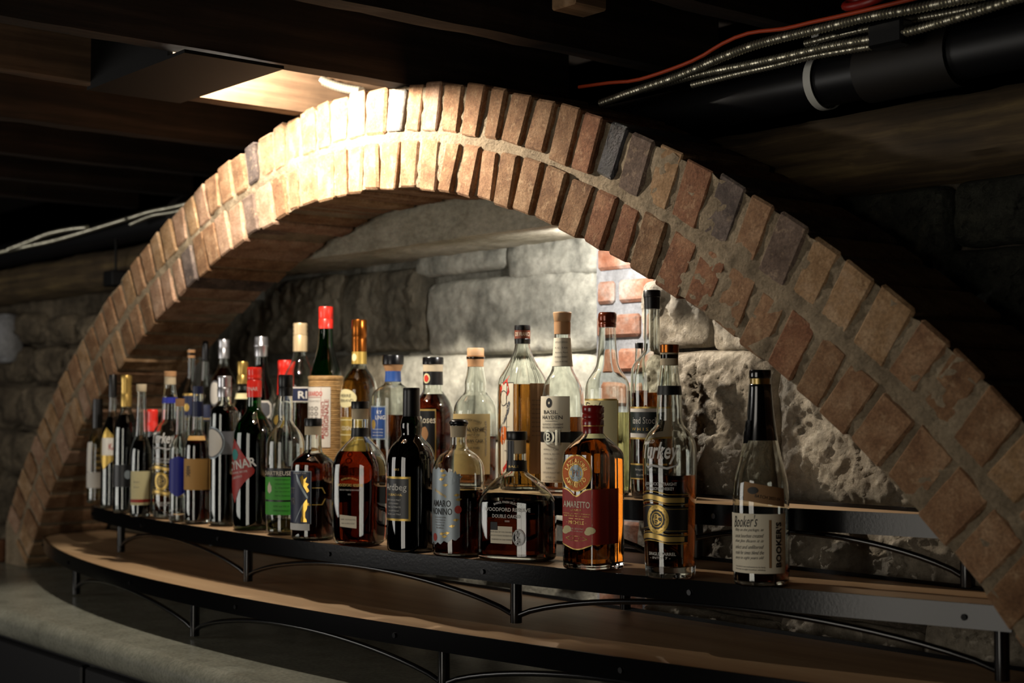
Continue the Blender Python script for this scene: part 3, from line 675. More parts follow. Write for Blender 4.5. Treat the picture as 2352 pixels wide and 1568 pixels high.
class Bottle:
    def __init__(s, name, lb, cx, base, prof, lvl, Y=None, glass='glass', liq=None, sec=ROUND, cat='bottle', group=None, thick=7, shell=None):
        s.sec = sec; zs = {2: Z2, 3: Z3}[lvl]
        hw0 = prof[0][1]
        if Y is None: p0 = at_z(cx, base - hw0 * 0.085, zs)
        else: p0 = at_y(cx, 1100, Y); p0.z = zs
        s.cur = None; s.z = zs; u, v, d = proj((p0.x, p0.y, zs)); s.k = d / FPX
        s.base = base if Y is None else v + hw0 * 0.085
        s.yc = v
        dirc = Vector((CAM.x - p0.x, CAM.y - p0.y)); s.rz = math.atan2(dirc.y, dirc.x) + math.pi / 2
        s.root = empty(name, (p0.x, p0.y, zs + 0.0012), s.rz); tag(s.root, lb, cat, group)
        pr = [((s.base if y is None else y), h) + tuple(r) for y, h, *r in prof]; pr = [(a[0], a[1], a[2] if len(a) > 2 else 1.0) for a in pr]
        s.pr = chaikin(pr, 2)
        if glass == 'glass': glass = 'glass_solid'
        shell = glass == 'glass_solid'
        if shell:                                       # real wall thickness: outer skin, lip, inner skin with its own floor
            inn = [(a, b - 2.4, c) for a, b, c in s.pr if a < s.base - thick]; s.lathe('glass_body', s.pr + inn[::-1], glass, close=(True, True))
        elif glass: s.lathe('glass_body', s.pr, glass, close=(True, False))
        if liq:
            lm, fill = liq; t = thick
            y0 = s.base - t; q = [p for p in s.pr if fill <= p[0] <= y0]; q = [(y0, max(2, s.hw(y0) * 0.80), 1.0), (y0 - 3, s.hw(y0 - 3), s.bl(y0 - 3))] + [p for p in q if p[0] < y0 - 4] + [(fill, s.hw(fill), s.bl(fill))]
            s.lathe('liquid', [(a, max(1.0, b - (2.6 if shell else 1.3)), c) for a, b, c in q], lm, close=(True, True))
    def Z(s, y): return (s.base - y) * s.k
    def hw(s, y):
        for a, b in zip(s.pr[:-1], s.pr[1:]):
            if (a[0] - y) * (b[0] - y) <= 0 and a[0] != b[0]: t = (y - a[0]) / (b[0] - a[0]); return a[1] + (b[1] - a[1]) * t
        return s.pr[0][1] if y > s.pr[0][0] else s.pr[-1][1]
    def bl(s, y):
        for a, b in zip(s.pr[:-1], s.pr[1:]):
            if (a[0] - y) * (b[0] - y) <= 0 and a[0] != b[0]: t = (y - a[0]) / (b[0] - a[0]); return a[2] + (b[2] - a[2]) * t
        return s.pr[0][2] if y > s.pr[0][0] else s.pr[-1][2]
    def pos(s, a, r, z, bl=1.0, off=0.0):
        m_ = s.sec.rad(a) * bl + (1 - bl); R = r * s.k * m_ + off; t = math.radians(a)
        return (R * math.sin(t), -R * math.cos(t), z)
    def lathe(s, name, pr, mat, close=(True, True), parent=None, sharp=38):
        A = s.sec.A if any(p[2] > 0.05 for p in pr) else ROUND.A; V, F = [], []; N = len(A)
        for y, h, b in pr:
            for a in A: V.append(s.pos(a, h, s.Z(y), b))
        for i in range(len(pr) - 1):
            for k in range(N): F.append((i * N + k, i * N + (k + 1) % N, (i + 1) * N + (k + 1) % N, (i + 1) * N + k))
        if close[0]: F.append(tuple(range(N)))
        if close[1]: F.append(tuple((len(pr) - 1) * N + k for k in range(N)))
        return mesh_obj(name, V, F, mat, parent or s.root, True, sharp)
    def part(s, name, pr, mat, soft=0, parent=None):  # round lathed piece: [(y, halfwidth), ...] from below upward
        if name in ('stopper_plug', 'cork') or (name == 'stopper' and mat in ('cork', 'cork_pale')): pr = [(y, max(h, s.hw(y) + 0.25)) for y, h in pr]
        q = [(y, h, 0.0) for y, h in pr]
        if soft: q = chaikin(q, soft)
        return s.lathe(name, q, mat, (True, True), parent)
    def ring(s, name, y0, y1, mat, extra=0.8, parent=None):
        n = 6; q = []
        for i in range(n + 1): y = y0 + (y1 - y0) * i / n; q.append((y, s.hw(y) + extra, s.bl(y)))
        o = s.lathe(name, q, mat, (False, False), parent)
        if name in MAIN: s.cur = o
        return o
    def label(s, y0, y1, a0, a1, mat, name='label', off=0.0006, top=None, bot=None, tilt=0.0, parent=None):
        n = max(4, int(abs(a1 - a0) / 4)); m = max(4, int(abs(y0 - y1) / 6)); V, F = [], []
        for j in range(m + 1):
            for i in range(n + 1):
                t = i / n; a = a0 + (a1 - a0) * t; yb, yt = y0, y1
                if top: yt = y1 + top(t)
                if bot: yb = y0 + bot(t)
                y = yb + (yt - yb) * j / m + tilt * (t - 0.5); V.append(s.pos(a, s.hw(y), s.Z(y), s.bl(y), off))
        for j in range(m):
            for i in range(n): q = j * (n + 1) + i; F.append((q, q + 1, q + n + 2, q + n + 1))
        o = mesh_obj(name, V, F, mat, parent or (s.cur if name in SUB and s.cur else s.root), True)
        if name in MAIN: s.cur = o
        return o
    def wrap(s, name, uv, faces, a, y, mat, off, parent=None):       # flat print (pixels right/up of a, y) cut into narrow strips and laid on the surface
        bm = bmesh.new(); vs = [bm.verts.new((u, v, 0)) for u, v in uv]
        for f in faces:
            try: bm.faces.new([vs[k] for k in f])
            except ValueError: pass
        u0, u1 = min(p[0] for p in uv), max(p[0] for p in uv); st = max(1.5, s.hw(y) * 0.12); u = math.floor(u0 / st) * st + st
        while u < u1:
            bmesh.ops.bisect_plane(bm, geom=bm.verts[:] + bm.edges[:] + bm.faces[:], plane_co=(u, 0, 0), plane_no=(1, 0, 0)); u += st
        v0, v1 = min(p[1] for p in uv), max(p[1] for p in uv)
        if v1 - v0 > 24:
            v = v0 + 8
            while v < v1:
                bmesh.ops.bisect_plane(bm, geom=bm.verts[:] + bm.edges[:] + bm.faces[:], plane_co=(0, v, 0), plane_no=(0, 1, 0)); v += 8
        bm.verts.index_update(); V = []
        for q in bm.verts:
            yy = y - q.co.y; R = max(4, s.hw(yy)); V.append(s.pos(s.sec.adv(a, q.co.x / R), R, s.Z(yy), s.bl(yy), off))
        F = [tuple(q.index for q in f.verts) for f in bm.faces]; bm.free()
        o = mesh_obj(name, V, F, mat, parent or (s.cur if name not in MAIN and s.cur else s.root))
        if name in MAIN: s.cur = o
        return o
    def shape(s, pts, a, y, mat, name='emblem', off=0.0009, parent=None):       # flat printed outline
        bm = bmesh.new(); f = bm.faces.new([bm.verts.new((u, v, 0)) for u, v in pts]); bmesh.ops.triangulate(bm, faces=[f]); bm.verts.index_update()
        uv = [(q.co.x, q.co.y) for q in bm.verts]; F = [tuple(q.index for q in f.verts) for f in bm.faces]; bm.free()
        return s.wrap(name, uv, F, a, y, mat, off, parent)
    def oval(s, a, y, rx, ry, mat, name='emblem', off=0.0009, hole=0.0, parent=None, lobes=0, N=36):
        V, F = [], []
        for i in range(N):
            t = 2 * math.pi * i / N; lo = 1 + (0.04 * math.cos(lobes * t) if lobes else 0)
            for q in range(5):
                f = 1.0 + (hole - 1.0) * q / 4
                u, v = rx * math.cos(t) * f * lo, ry * math.sin(t) * f * lo; yy = y - v; R = max(4, s.hw(yy))
                V.append(s.pos(s.sec.adv(a, u / R), R, s.Z(yy), s.bl(yy), off))
        for i in range(N):
            for q in range(4): c0, c1 = 5 * i + q, 5 * ((i + 1) % N) + q; F.append((c0, c1, c1 + 1, c0 + 1))
        o = mesh_obj(name, V, F, mat, parent or (s.cur if name not in MAIN and s.cur else s.root))
        if name in MAIN and not s.cur: s.cur = o
        return o
    def text(s, body, a, y, h, mat='ink', width=None, bold=0.0, shear=0.0, rot=0.0, off=0.0011, parent=None, arc=0.0):
        me = text_mesh(body, bold, shear); vs = [v.co.copy() for v in me.vertices]; fs = [tuple(p.vertices) for p in me.polygons]; bpy.data.meshes.remove(me)
        if not vs: return
        x0, x1 = min(v.x for v in vs), max(v.x for v in vs); y0, y1 = min(v.y for v in vs), max(v.y for v in vs)
        sy = h / max(1e-6, (y1 - y0)); sx = (width / (x1 - x0)) if width else sy; r = math.radians(rot); UV = []
        for v in vs:
            u, w = (v.x - (x0 + x1) / 2) * sx, (v.y - (y0 + y1) / 2) * sy
            if arc: th = u / arc; u, w = (arc + w) * math.sin(th), (arc + w) * math.cos(th) - arc
            u, w = u * math.cos(r) - w * math.sin(r), u * math.sin(r) + w * math.cos(r)
            UV.append((u, w))
        return s.wrap('lettering', UV, fs, a, y, mat, off, parent)
def asn(dx, hw): return math.degrees(math.asin(max(-1, min(1, dx / hw))))
FR, BK = 'front row of bottles', 'back row of bottles'
B_ = None
def turkey(cx, base, k, lb, small=False):
    Y = lambda y: base - (1330 - y) * k
    pr = [(Y(1330), 50 * k), (Y(1327), 56 * k), (Y(1316), 57.5 * k), (Y(1230), 59.5 * k), (Y(1100), 61.5 * k), (Y(1050), 62 * k), (Y(1022), 60 * k), (Y(1000), 50 * k), (Y(986), 36 * k), (Y(975), 30 * k), (Y(925), 29 * k), (Y(885), 25 * k), (Y(852), 20.5 * k), (Y(834), 20.5 * k), (Y(822), 21 * k), (Y(815), 20.5 * k)]
    b = Bottle('whiskey_bottle', lb, cx, base, pr, 2, liq=('whisky', Y(1095)), group=FR, thick=26 * k, glass='glass_solid')
    b.part('stopper', [(Y(844), 17 * k), (Y(815), 18.5 * k)], 'cork_pale'); b.part('cap', [(Y(815), 21 * k), (Y(814), 22 * k), (Y(797), 22 * k), (Y(796), 21 * k)], 'copper' if not small else 'cork')
    b.ring('neck_band', Y(912), Y(891), 'paper_black' if not small else 'paper_royal', 1.2 * k)
    b.text('Turkey', -25, Y(1044), 50 * k, 'ink_white', 94 * k, 0.016, 0.3); 
    b.shape([(x_ * k, y_ * k) for x_, y_ in ((-30, -3), (-18, 3), (0, 0), (20, -4), (40, 1), (48, 10), (44, 0), (22, -9), (0, -5), (-16, -2), (-28, -8), (-36, -2), (-34, 6))], -25, Y(1072), 'etched', 'flourish')
    b.text('WILD', -50, Y(1018), 8 * k, 'etched')
    b.text('KENTUCKY STRAIGHT', -22, Y(1114), 7 * k, 'ink_white', 78 * k); b.text('BOURBON WHISKEY', -24, Y(1124.5), 7 * k, 'ink_white', 70 * k)
    wav = lambda t: (-7 * k * math.sin(min(1, t * 1.6) * math.pi))
    for yy, mt, hh in ((1137, 'label_gold', 1.5), (1142, 'paper_black', 16), (1160, 'label_gold', 1.2), (1166, 'paper_black', 58), (1170, 'label_gold', 1.0), (1219, 'label_gold', 1.0), (1228, 'label_gold', 1.4), (1231, 'paper_black', 15), (1248, 'label_gold', 1.5)):
        b.label(Y(yy + hh), Y(yy), -85, 42, mt, 'label_band', 0.0005 if mt == 'paper_black' else 0.0007, wav, wav)
    for yy in (1150, 1238): b.label(Y(yy + 6), Y(yy - 5), -85, 32, 'ink_gold', 'label_ribbon', 0.0009, wav, wav)
    a0 = -29
    b.oval(a0, Y(1194), 28 * k, 33 * k, 'label_gold', 'medallion', 0.0012, 0.86); b.oval(a0, Y(1194), 24 * k, 28 * k, 'paper_black', 'medallion', 0.0010); b.oval(a0, Y(1194), 24 * k, 28 * k, 'ink_gold', 'medallion', 0.0013, 0.80, lobes=14)
    b.oval(a0, Y(1194), 15 * k, 18 * k, 'label_gold', 'medallion', 0.0013, 0.86); b.text('B', a0, Y(1194), 24 * k, 'ink_gold', 14 * k, off=0.0014); b.text('C', a0, Y(1194), 15 * k, 'ink_gold', 20 * k, off=0.0014)
    b.text('SINGLE BARREL', -20, Y(1272), 7 * k, 'ink_white', 66 * k); b.text('- INTO 7 -', -24, Y(1281), 5 * k, 'ink_white', 50 * k)
    return b

# 1 -- near bottle with black wax neck
b = Bottle('bourbon_bottle', "clear bourbon bottle with black wax neck and handwritten cream label, nearest in the front row", 1749, 1348, [(1348, 56), (1345, 62), (1336, 64), (1240, 64.5), (1150, 65), (1105, 61), (1068, 50), (1030, 42), (1005, 36), (960, 29.5), (905, 24.5), (885, 24), (872, 24)], 2, liq=('whisky_dark', 1300), group=FR, glass='glass_solid', thick=10)
wx = b.part('wax_sleeve', [(1018, 40), (1000, 37), (960, 31.5), (905, 26.5), (892, 26.5), (889, 25)], 'black_wax', 1)
b.shape([(-8, 26), (6, 30), (10, -8), (7, -24), (-5, -25), (-9, -5)], -48, 1000, 'black_wax', 'wax_tab', 0.004)
b.part('gold_ring', [(889, 23.5), (876, 23.5)], 'gold_cap'); b.part('cap', [(876, 25), (874, 26.5), (860, 26), (856, 24.5)], 'black_wax', 1)
lb_ = b.label(1317, 1183, -86, 56, 'paper')
b.text("Booker's", -36, 1200, 27, 'ink', 66, 0.0, 0.5, 4)
for i, tx in enumerate(('Riley on the package, as', 'uncut bourbon created', 'that Jim Beam it is', 'select and unfiltered', 'made for times blend the', 'story to eight years old')): b.text(tx, -28, 1220 + i * 12.6, 8.5, 'ink', 74, -0.004, 0.5, 2)
b.text('Handcrafted in very small batches by the family', -26, 1303, 4.5, 'ink', 76); b.text('Kentucky straight bourbon whiskey', -26, 1309, 4.5, 'ink', 76)
b.label(1304, 1196, 15.5, 20.5, 'paper_kraft', 'label_bar', 0.0009); b.text("BOOKER'S", 36, 1252, 15, 'ink', 102, 0.03, 0, 90)
b.label(1160, 1118, -36, 52, 'paper_kraft', 'batch_tag', 0.0012, tilt=16); b.text('BATCH 2021-04', 14, 1146, 7, 'ink', 58, 0, 0, -9, 0.0018); b.oval(-16, 1130, 12, 8, 'ink', 'batch_stamp', 0.0018)
# 2
turkey(1539.5, 1331, 1.0, 'tall clear bourbon bottle with gold medallion band, beside the red-labelled square bottle')
# 3 -- square amaretto
SQ = Sec(7.0, 1.0, 47)
b = Bottle('liqueur_bottle', 'square amber bottle with red cap and red label under an oval medallion', 1363, 1312, [(1312, 62), (1309, 69), (1300, 70.5), (1180, 71), (1056, 71), (1044, 68, 1), (1030, 55, .9), (1014, 37, .5), (1004, 26, .1), (1000, 22, 0), (960, 22, 0)], 2, sec=SQ, liq=('amaretto', 1014), group=FR, thick=12)
b.part('cap', [(1003, 24), (988, 24), (986, 25), (972, 25), (969, 23), (966, 25.5), (960, 25), (957, 23.5), (954, 25.5), (946, 25.5), (942, 25.5), (938, 23)], 'dark_red_cap')
b.part('cap_band', [(986, 25.5), (984, 25.5)], 'ink_gold')
tp = lambda t: 18 * math.exp(-((t - 0.5) / 0.26) ** 2) if t < 1 else 0
bt = lambda t: 12 * math.sin(t * math.pi)
b.label(1252, 1127, -84, -3, 'paper_red', 'front_label', 0.0006, tp, bt); b.label(1252, 1127, -2, 70, 'paper_red', 'side_label', 0.0006)
for d0, d1 in ((1125, 1128),): b.label(d1, d0, -84, -3, 'ink_gold', 'label_edge', 0.0008, tp, tp)
b.label(1254, 1251.5, -84, -3, 'ink_gold', 'label_edge', 0.0008, bt, bt)
A0 = -43
b.oval(A0, 1092, 47, 42, 'label_gold', 'medallion', 0.0010); b.oval(A0, 1092, 44, 39.5, 'label_orange', 'medallion', 0.0012); b.oval(A0, 1092, 24, 21.5, 'label_gold', 'medallion', 0.0014); b.oval(A0, 1092, 21, 19, 'label_silver', 'medallion', 0.0016)
b.text('LAZZARONI', A0, 1064, 11, 'ink_gold', 78, 0.01, 0, 0, 0.0018, None, 33); b.text('AMARETTO', A0, 1119, 11, 'ink_gold', 70, 0.01, 0, 0, 0.0018, None, -33); b.text('PL', A0, 1092, 14, 'ink_grey', 16, off=0.0019)
b.text('AMARETTO', A0, 1163, 15, 'paper', 84, 0.012); b.text('LIQUEUR', A0, 1176, 5, 'ink_gold', 36); b.text('prodotto per infusione di amaretti', A0, 1184, 3.5, 'ink_gold', 86); b.text('dal 1851 in Saronno', A0, 1189, 3.5, 'ink_gold', 80)
b.text('· MICHELE ·', A0, 1204, 8, 'ink_gold', 62); b.label(1196, 1195, -66, -20, 'ink_gold', 'label_rule', 0.0009)
for da in (-75, -11): b.oval(da + 5, 1220, 13, 8, 'paper_cream', 'seal', 0.0010); b.oval(da, 1225, 10, 6, 'paper_cream', 'seal', 0.0011)
b.text('PRODUCED IN ITALY', A0, 1218, 3.6, 'paper', 46); b.text('24% vol 48 proof', A0, 1224, 3.6, 'paper', 42)
for dx in (-26, 0, 26): b.oval(A0, 1240, 10 + abs(dx) * 0.9, 6, 'ink_gold', 'scrollwork', 0.0010, 0.86, lobes=6)
# 4 -- squat domed bourbon
WO = Sec(3.0, 0.62, -28)
b = Bottle('bourbon_bottle', 'squat wide bourbon bottle with domed clear shoulders and dark liquid', 1187, 1292, [(1292, 78), (1289, 88), (1280, 91), (1170, 91), (1157, 89), (1140, 80), (1121, 64), (1106, 46, .7), (1096, 29, .2), (1090, 23, 0), (1080, 21.5, 0), (1020, 21.5, 0)], 2, sec=WO, liq=('whisky_dark', 1156), group=FR, thick=9, glass='glass_solid')
b.part('cork', [(1050, 15), (1019, 16)], 'cork_pale'); b.part('cap', [(1019, 23), (1017, 24), (1001, 24), (999, 23)], 'black_plastic'); b.ring('neck_band', 1090, 1066, 'paper_black', 1.4); b.text('1 BALE', -30, 1079, 5, 'ink_gold', 22)
b.label(1070, 1020, -70, -18, 'paper_black', 'neck_strip', 0.0012)
b.text('BARREL FINISH SELECT', -26, 1158, 5, 'ink_white', 62, 0, 0, 0, 0.0011, None, 80); b.text('WOODFORD RESERVE', -24, 1175, 8.5, 'ink_white', 116, 0.004); b.text('DOUBLE OAKED', -25, 1190, 8, 'ink_white', 70, 0.004); b.text('=', -22, 1201, 3, 'ink_white', 12)
b.label(1252, 1222, -62, -10, 'paper', 'label'); b.label(1222, 1204, -62, -47, 'paper_black', 'label_corner'); b.text('45.2% ALC BY VOL 90.4 PROOF', -34, 1226, 3.2, 'ink_grey', 62); b.text('KENTUCKY STRAIGHT BOURBON WHISKEY', -34, 1234, 3.2, 'ink_grey', 66); b.text('FINISHED IN OAK BARRELS', -34, 1243, 3.2, 'ink_grey', 56)
b.label(1222, 1213, -46, -10, 'paper', 'label')
b.oval(3, 1237, 15, 19, 'black_wax', 'seal', 0.002); b.oval(3, 1237, 14, 18, 'etched', 'seal', 0.0024, 0.86); b.text('W', 1, 1230, 10, 'etched', 10, off=0.0026); b.text('R', 5, 1243, 10, 'etched', 9, off=0.0026)
# 5 -- amaro with silver label
b = Bottle('amaro_bottle', 'round-shouldered bottle with silver lace label and black mushroom stopper', 1053, 1280, [(1280, 52), (1277, 58), (1268, 60), (1180, 60.5), (1095, 60.5), (1070, 57), (1053, 46), (1043, 31), (1036, 21), (1022, 18.5), (990, 18.5), (985, 20), (981, 20)], 2, liq=('whisky_dark', 1129), group=FR, glass='glass_solid')
b.part('stopper_plug', [(1010, 14), (1004, 15), (984, 17.5)], 'cork_pale'); b.part('stopper', [(984, 18), (981, 22), (976, 23), (971, 19), (968.5, 10)], 'black_satin', 1)
sc_t = lambda t: 10 * abs(math.sin(t * 9)) * 0.35 + 40 * (2 * t - 0.7) ** 2
b.label(1250, 1080, -82, 3, 'label_silver', 'label', 0.0006, lambda t: 26 * max(0, t - .45) ** 1.0 + 3 * math.sin(t * 30), lambda t: -22 * max(0, t - .4) + 3 * math.sin(t * 30))
b.text('AMARO', -42, 1159, 15, 'ink', 54, 0.004); b.text('NONINO', -42, 1177, 15, 'ink', 60, 0.004); b.text('QUINTESSENTIA', -44, 1136, 6, 'ink_gold', 40, 0.01, 0, -25)
for i in range(5): b.text(('amaro alle erbe', 'invecchiato in', 'barriques', 'Percoto Friuli', 'Italia')[i], -44, 1190 + i * 6, 3.6, 'ink_grey', 34 - i * 3)
b.oval(-1, 1172, 8, 9, 'ink_red', 'medal'); b.oval(-60, 1236, 8, 9, 'ink_red', 'medal'); b.shape([(0, 18), (5, 6), (17, 5), (8, -3), (11, -15), (0, -8), (-11, -15), (-8, -3), (-17, 5), (-5, 6)], -7, 1102, 'label_silver', 'star', 0.0012)
for (aa, yy) in ((-38, 1228), (-32, 1234), (-26, 1226), (-40, 1105), (-34, 1096), (-38, 1086), (-30, 1118), (-14, 1210), (-6, 1196), (0, 1150), (-4, 1140)): b.shape([(-7, 0), (0, 4), (8, 2), (1, -3)], aa, yy, 'ink_gold', 'gilt_leaf', 0.0012)
# 6 -- dark green malt bottle
b = Bottle('malt_bottle', 'dark green whisky bottle with black capsule and gold-edged black label', 944, 1270, [(1270, 48), (1267, 54), (1258, 55.5), (1150, 56), (1070, 56), (1045, 53), (1026, 43), (1014, 29), (1006, 23), (996, 24), (984, 25.5), (970, 23.5), (960, 19.5), (940, 18.5), (900, 18.5)], 2, glass='glass_dark_green', liq=('green_black', 1062), group=FR)
b.part('capsule', [(962, 20.8), (958, 20), (905, 19.5), (898, 19.5), (896, 18)], 'black_plastic')
b.label(1198, 1098, -84, -1, 'label_gold', 'label_edge', 0.0005); b.label(1193, 1103, -84, -6, 'paper_black', 'label', 0.0008)
b.text('Ardbeg', -42, 1124, 20, 'ink_white', 62, 0.006); b.text('UIGEADAIL', -44, 1139, 5, 'ink_gold', 46)
for i, tx in enumerate(('ISLAY SINGLE MALT', 'SCOTCH WHISKY', 'THE ULTIMATE', 'non chill-filtered', '54.2% vol 70cl')): b.text(tx, -46, 1151 + i * 8, 3.6, 'ink_white', 42 - (i % 2) * 10)
b.text('1815', -36, 1082, 5, 'ink_gold', 14)
# 7 -- rounded-square bourbon
W7 = Sec(3.4, 0.8, -32)
b = Bottle('bourbon_bottle', 'rounded flat bourbon bottle of red-brown liquid with small cream label, beside the dark green bottle', 826, 1256, [(1256, 44), (1250, 56), (1238, 62), (1160, 64.5), (1090, 64.5), (1064, 61), (1042, 50), (1026, 35, .6), (1014, 23, .1), (1006, 19.5, 0), (985, 19, 0), (944, 19, 0)], 2, sec=W7, liq=('red_brown', 1041), group=FR, thick=10)
b.part('cork', [(968, 13), (944, 14)], 'cork_pale'); b.part('cap', [(944, 19.5), (943, 20.5), (929, 20.5), (927, 19.5)], 'black_plastic'); b.ring('neck_band', 1008, 988, 'paper_black', 1.0)
b.text('WOODFORD RESERVE', -28, 1117, 6.5, 'ink_gold', 66, 0.004); b.text("DISTILLER'S SELECT", -28, 1101, 4, 'ink_gold', 44, 0, 0, 0, 0.0011, None, 50); b.text('KENTUCKY STRAIGHT BOURBON WHISKEY', -28, 1128, 3.6, 'ink_white', 52); b.text('1812', -28, 1138, 3.4, 'ink_white', 8)
b.label(1213, 1186, -58, -8, 'paper', 'label', tilt=3); b.text('750ML  43.2% ALC/VOL', -33, 1195, 3, 'ink_grey', 40); b.text('90.4 PROOF', -33, 1204, 3, 'ink_grey', 34)
b.oval(-34, 1062, 9, 7, 'whisky_dark', 'embossing', 0.0008, 0.6); b.oval(-34, 1048, 7, 6, 'whisky_dark', 'embossing', 0.0008, 0.6)
# 8 -- navy label with gilt beast
b = Bottle('whiskey_bottle', 'dark whiskey bottle with navy label and gilt beast, beside the green-labelled bottle', 718, 1242, [(1242, 44), (1239, 49), (1230, 50), (1100, 50.5), (1072, 50), (1064, 47), (1054, 36), (1047, 25), (1041, 20), (1005, 19), (984, 19)], 2, liq=('whisky_dark', 1046), group=FR)
b.part('stopper_plug', [(1004, 16), (984, 18)], 'cork_pale'); b.part('cap', [(984, 19), (983, 20), (968, 20), (966, 19)], 'black_plastic')
b.label(1203, 1086, -84, -4, 'paper_navy'); b.label(1204.5, 1085, -6, -4, 'label_silver', 'label_edge', 0.0007); b.label(1087, 1085, -84, -4, 'label_silver', 'label_edge', 0.0007)
b.label(1219, 1204, -84, -8, 'glass_white', 'lower_tag', 0.0008)
b.text('ST', -64, 1130, 14, 'ink_grey', 20); b.text('YR', -62, 1154, 16, 'ink_grey', 20); b.text('STRAIGHT RYE', -38, 1090, 3.4, 'ink_white', 36)
b.shape([(-18, 56), (-14, 52), (2, 22), (14, 2), (12, -2), (-2, 18), (-14, 38)], -28, 1146, 'label_silver', 'gilt_rule', 0.0010); b.shape([(14, 2), (12, -2), (-2, -18), (-18, -50), (-20, -56), (-12, -42), (2, -18)], -28, 1146, 'label_silver', 'gilt_rule', 0.0010)
b.shape([(-6, -50), (8, -50), (7, -44), (4, -40), (4, -28), (8, -20), (9, -12), (16, -14), (17, -10), (9, -6), (8, 2), (4, -2), (-1, -10), (-4, -22), (-3, -34), (-6, -42)], -24, 1150, 'gold', 'gilt_beast', 0.0012)
b.shape([(-10, 44), (-3, 50), (1, 40), (8, 46), (4, 34), (12, 30), (8, 24), (14, 14), (8, 10), (4, 18), (-2, 26), (-6, 34)], -24, 1144, 'gold', 'gilt_bird', 0.0012)
for (yy, dd) in ((1130, 1), (1154, -1)): b.shape([(-16, 8 * dd), (8, 8 * dd), (16, -6 * dd), (13, -6 * dd), (6, 6 * dd), (-16, 6 * dd)], 16, yy, 'label_gold', 'gilt_lattice', 0.0010)
# 9 -- chartreuse
b = Bottle('liqueur_bottle', 'clear bottle with bright green label and black cap', 654, 1230, [(1230, 36), (1227, 41), (1218, 43), (1100, 44), (1032, 44.5), (1010, 42), (994, 33), (982, 22), (972, 16.5), (962, 17), (940, 17.5), (914, 15)], 2, liq=('pale_yellow', 1196), group=FR)
b.part('cap', [(914, 16.5), (896, 16.8), (894, 16), (892, 16.8), (868, 16.8), (865, 15.5)], 'black_plastic')
b.label(1098, 1078, -86, 70, 'paper_black', 'label_head'); b.label(1150, 1098, -86, 70, 'paper_green', 'label'); b.label(1154, 1150, -86, 70, 'paper_black', 'label_rule', 0.0007); b.label(1184, 1154, -86, 70, 'paper_green', 'label_foot')
b.text('CHARTREUSE', -32, 1089.5, 10, 'paper', 78, 0.012); b.shape([(0, 16), (3, 10), (7, 4), (7, -6), (0, -12), (-7, -6), (-7, 4), (-3, 10)], -52, 1124, 'paper', 'crest')
for i, tx in enumerate(('LIQUEUR FABRIQUEE', 'a la Grande Chartreuse', 'L. Garnier', 'par les Peres', 'Isere France')): b.text(tx, -8, 1104 + i * 9, 3.6, 'ink_green', 34)
b.text('55% vol 70 cl', -12, 1164, 3.6, 'ink_green', 36); b.text('VOIRON FRANCE', -12, 1174, 3.6, 'ink_green', 38); b.oval(-62, 1060, 11, 15, 'glass', 'embossing', 0.0012, 0.7)
# 10 -- cynar
b = Bottle('liqueur_bottle', 'green bottle of black liqueur with red screw cap and red diamond label', 582, 1219, [(1219, 42), (1216, 46), (1206, 48), (1100, 48), (1006, 48), (986, 44), (968, 33), (952, 20), (940, 16.5), (917, 15.5)], 2, glass='glass_green', liq=('black_liquid', 1012), group=FR)
b.part('cap', [(917, 17), (880, 17), (878, 15.8), (874, 17), (870, 17), (868, 16), (862, 17), (856, 17), (852, 17), (848, 15.5)], 'red_cap'); b.text('CYNAR', -30, 898, 9, 'ink_white', 30, off=0.0019)
dm = [(-48, 0), (-30, 34), (-10, 66), (4, 50), (30, 18), (46, -4), (44, -12), (20, -34), (6, -52), (-6, -80), (-20, -60), (-40, -20)]
b.shape(dm, -52, 1078, 'paper_red', 'label', 0.0007); b.text('CYNAR', -44, 1070, 21, 'ink_white', 84, 0.02, 0, 10, 0.0014)
b.oval(-62, 1048, 13, 13, 'ink_teal', 'artichoke', 0.0013, lobes=8); b.text('ORIGINAL RECIPE', -48, 1088, 4.5, 'ink_white', 52, 0, 0, 8); b.text('L APERITIVO', -56, 1100, 5, 'ink_white', 40, 0, .2, 12)
# 11
b = Bottle('amaro_bottle', 'black bottle with silver screw cap and grey band label, front row beside the red-capped one', 513, 1208, [(1208, 28), (1205, 32), (1196, 33), (1080, 33.5), (952, 33), (942, 29), (935, 20), (929, 15.5), (915, 14.5)], 2, liq=('black_liquid', 936), group=FR)
b.part('cap', [(915, 16), (896, 16.3), (894, 15.3), (890, 16.3), (886, 15.5), (882, 16.3), (878, 15.5), (874, 16.3), (869, 16.3), (867, 15)], 'silver')
b.label(1046, 994, -84, 78, 'paper_grey', 'label_band'); b.oval(-56, 1020, 34, 37, 'label_silver', 'label', 0.0008); b.oval(-56, 1020, 31, 34, 'paper_white', 'label', 0.0010); b.oval(-56, 1020, 31, 34, 'paper_grey', 'label_ring', 0.0011, 0.92)
# 12 -- tan label
b = Bottle('whisky_bottle', 'dark amber whisky bottle with plain tan paper label and brushed character', 452, 1204, [(1204, 24), (1201, 28), (1192, 29), (1100, 29.5), (1035, 29.5), (1018, 27), (1004, 20), (996, 14), (985, 12.5), (930, 12), (908, 12)], 2, liq=('whisky_dark', 1012), group=FR)
b.part('cap', [(908, 12.5), (890, 12.5)], 'paper_navy'); b.ring('neck_band', 960, 925, 'paper_navy', 0.8)
b.label(1127, 1056, -84, 84, 'paper_tan'); b.text('奏', -42, 1084, 26, 'ink', 13); b.shape([(-20, 4), (20, 4), (24, -6), (-22, -6)], -10, 1008, 'paper_tan', 'shoulder_tag', 0.001)
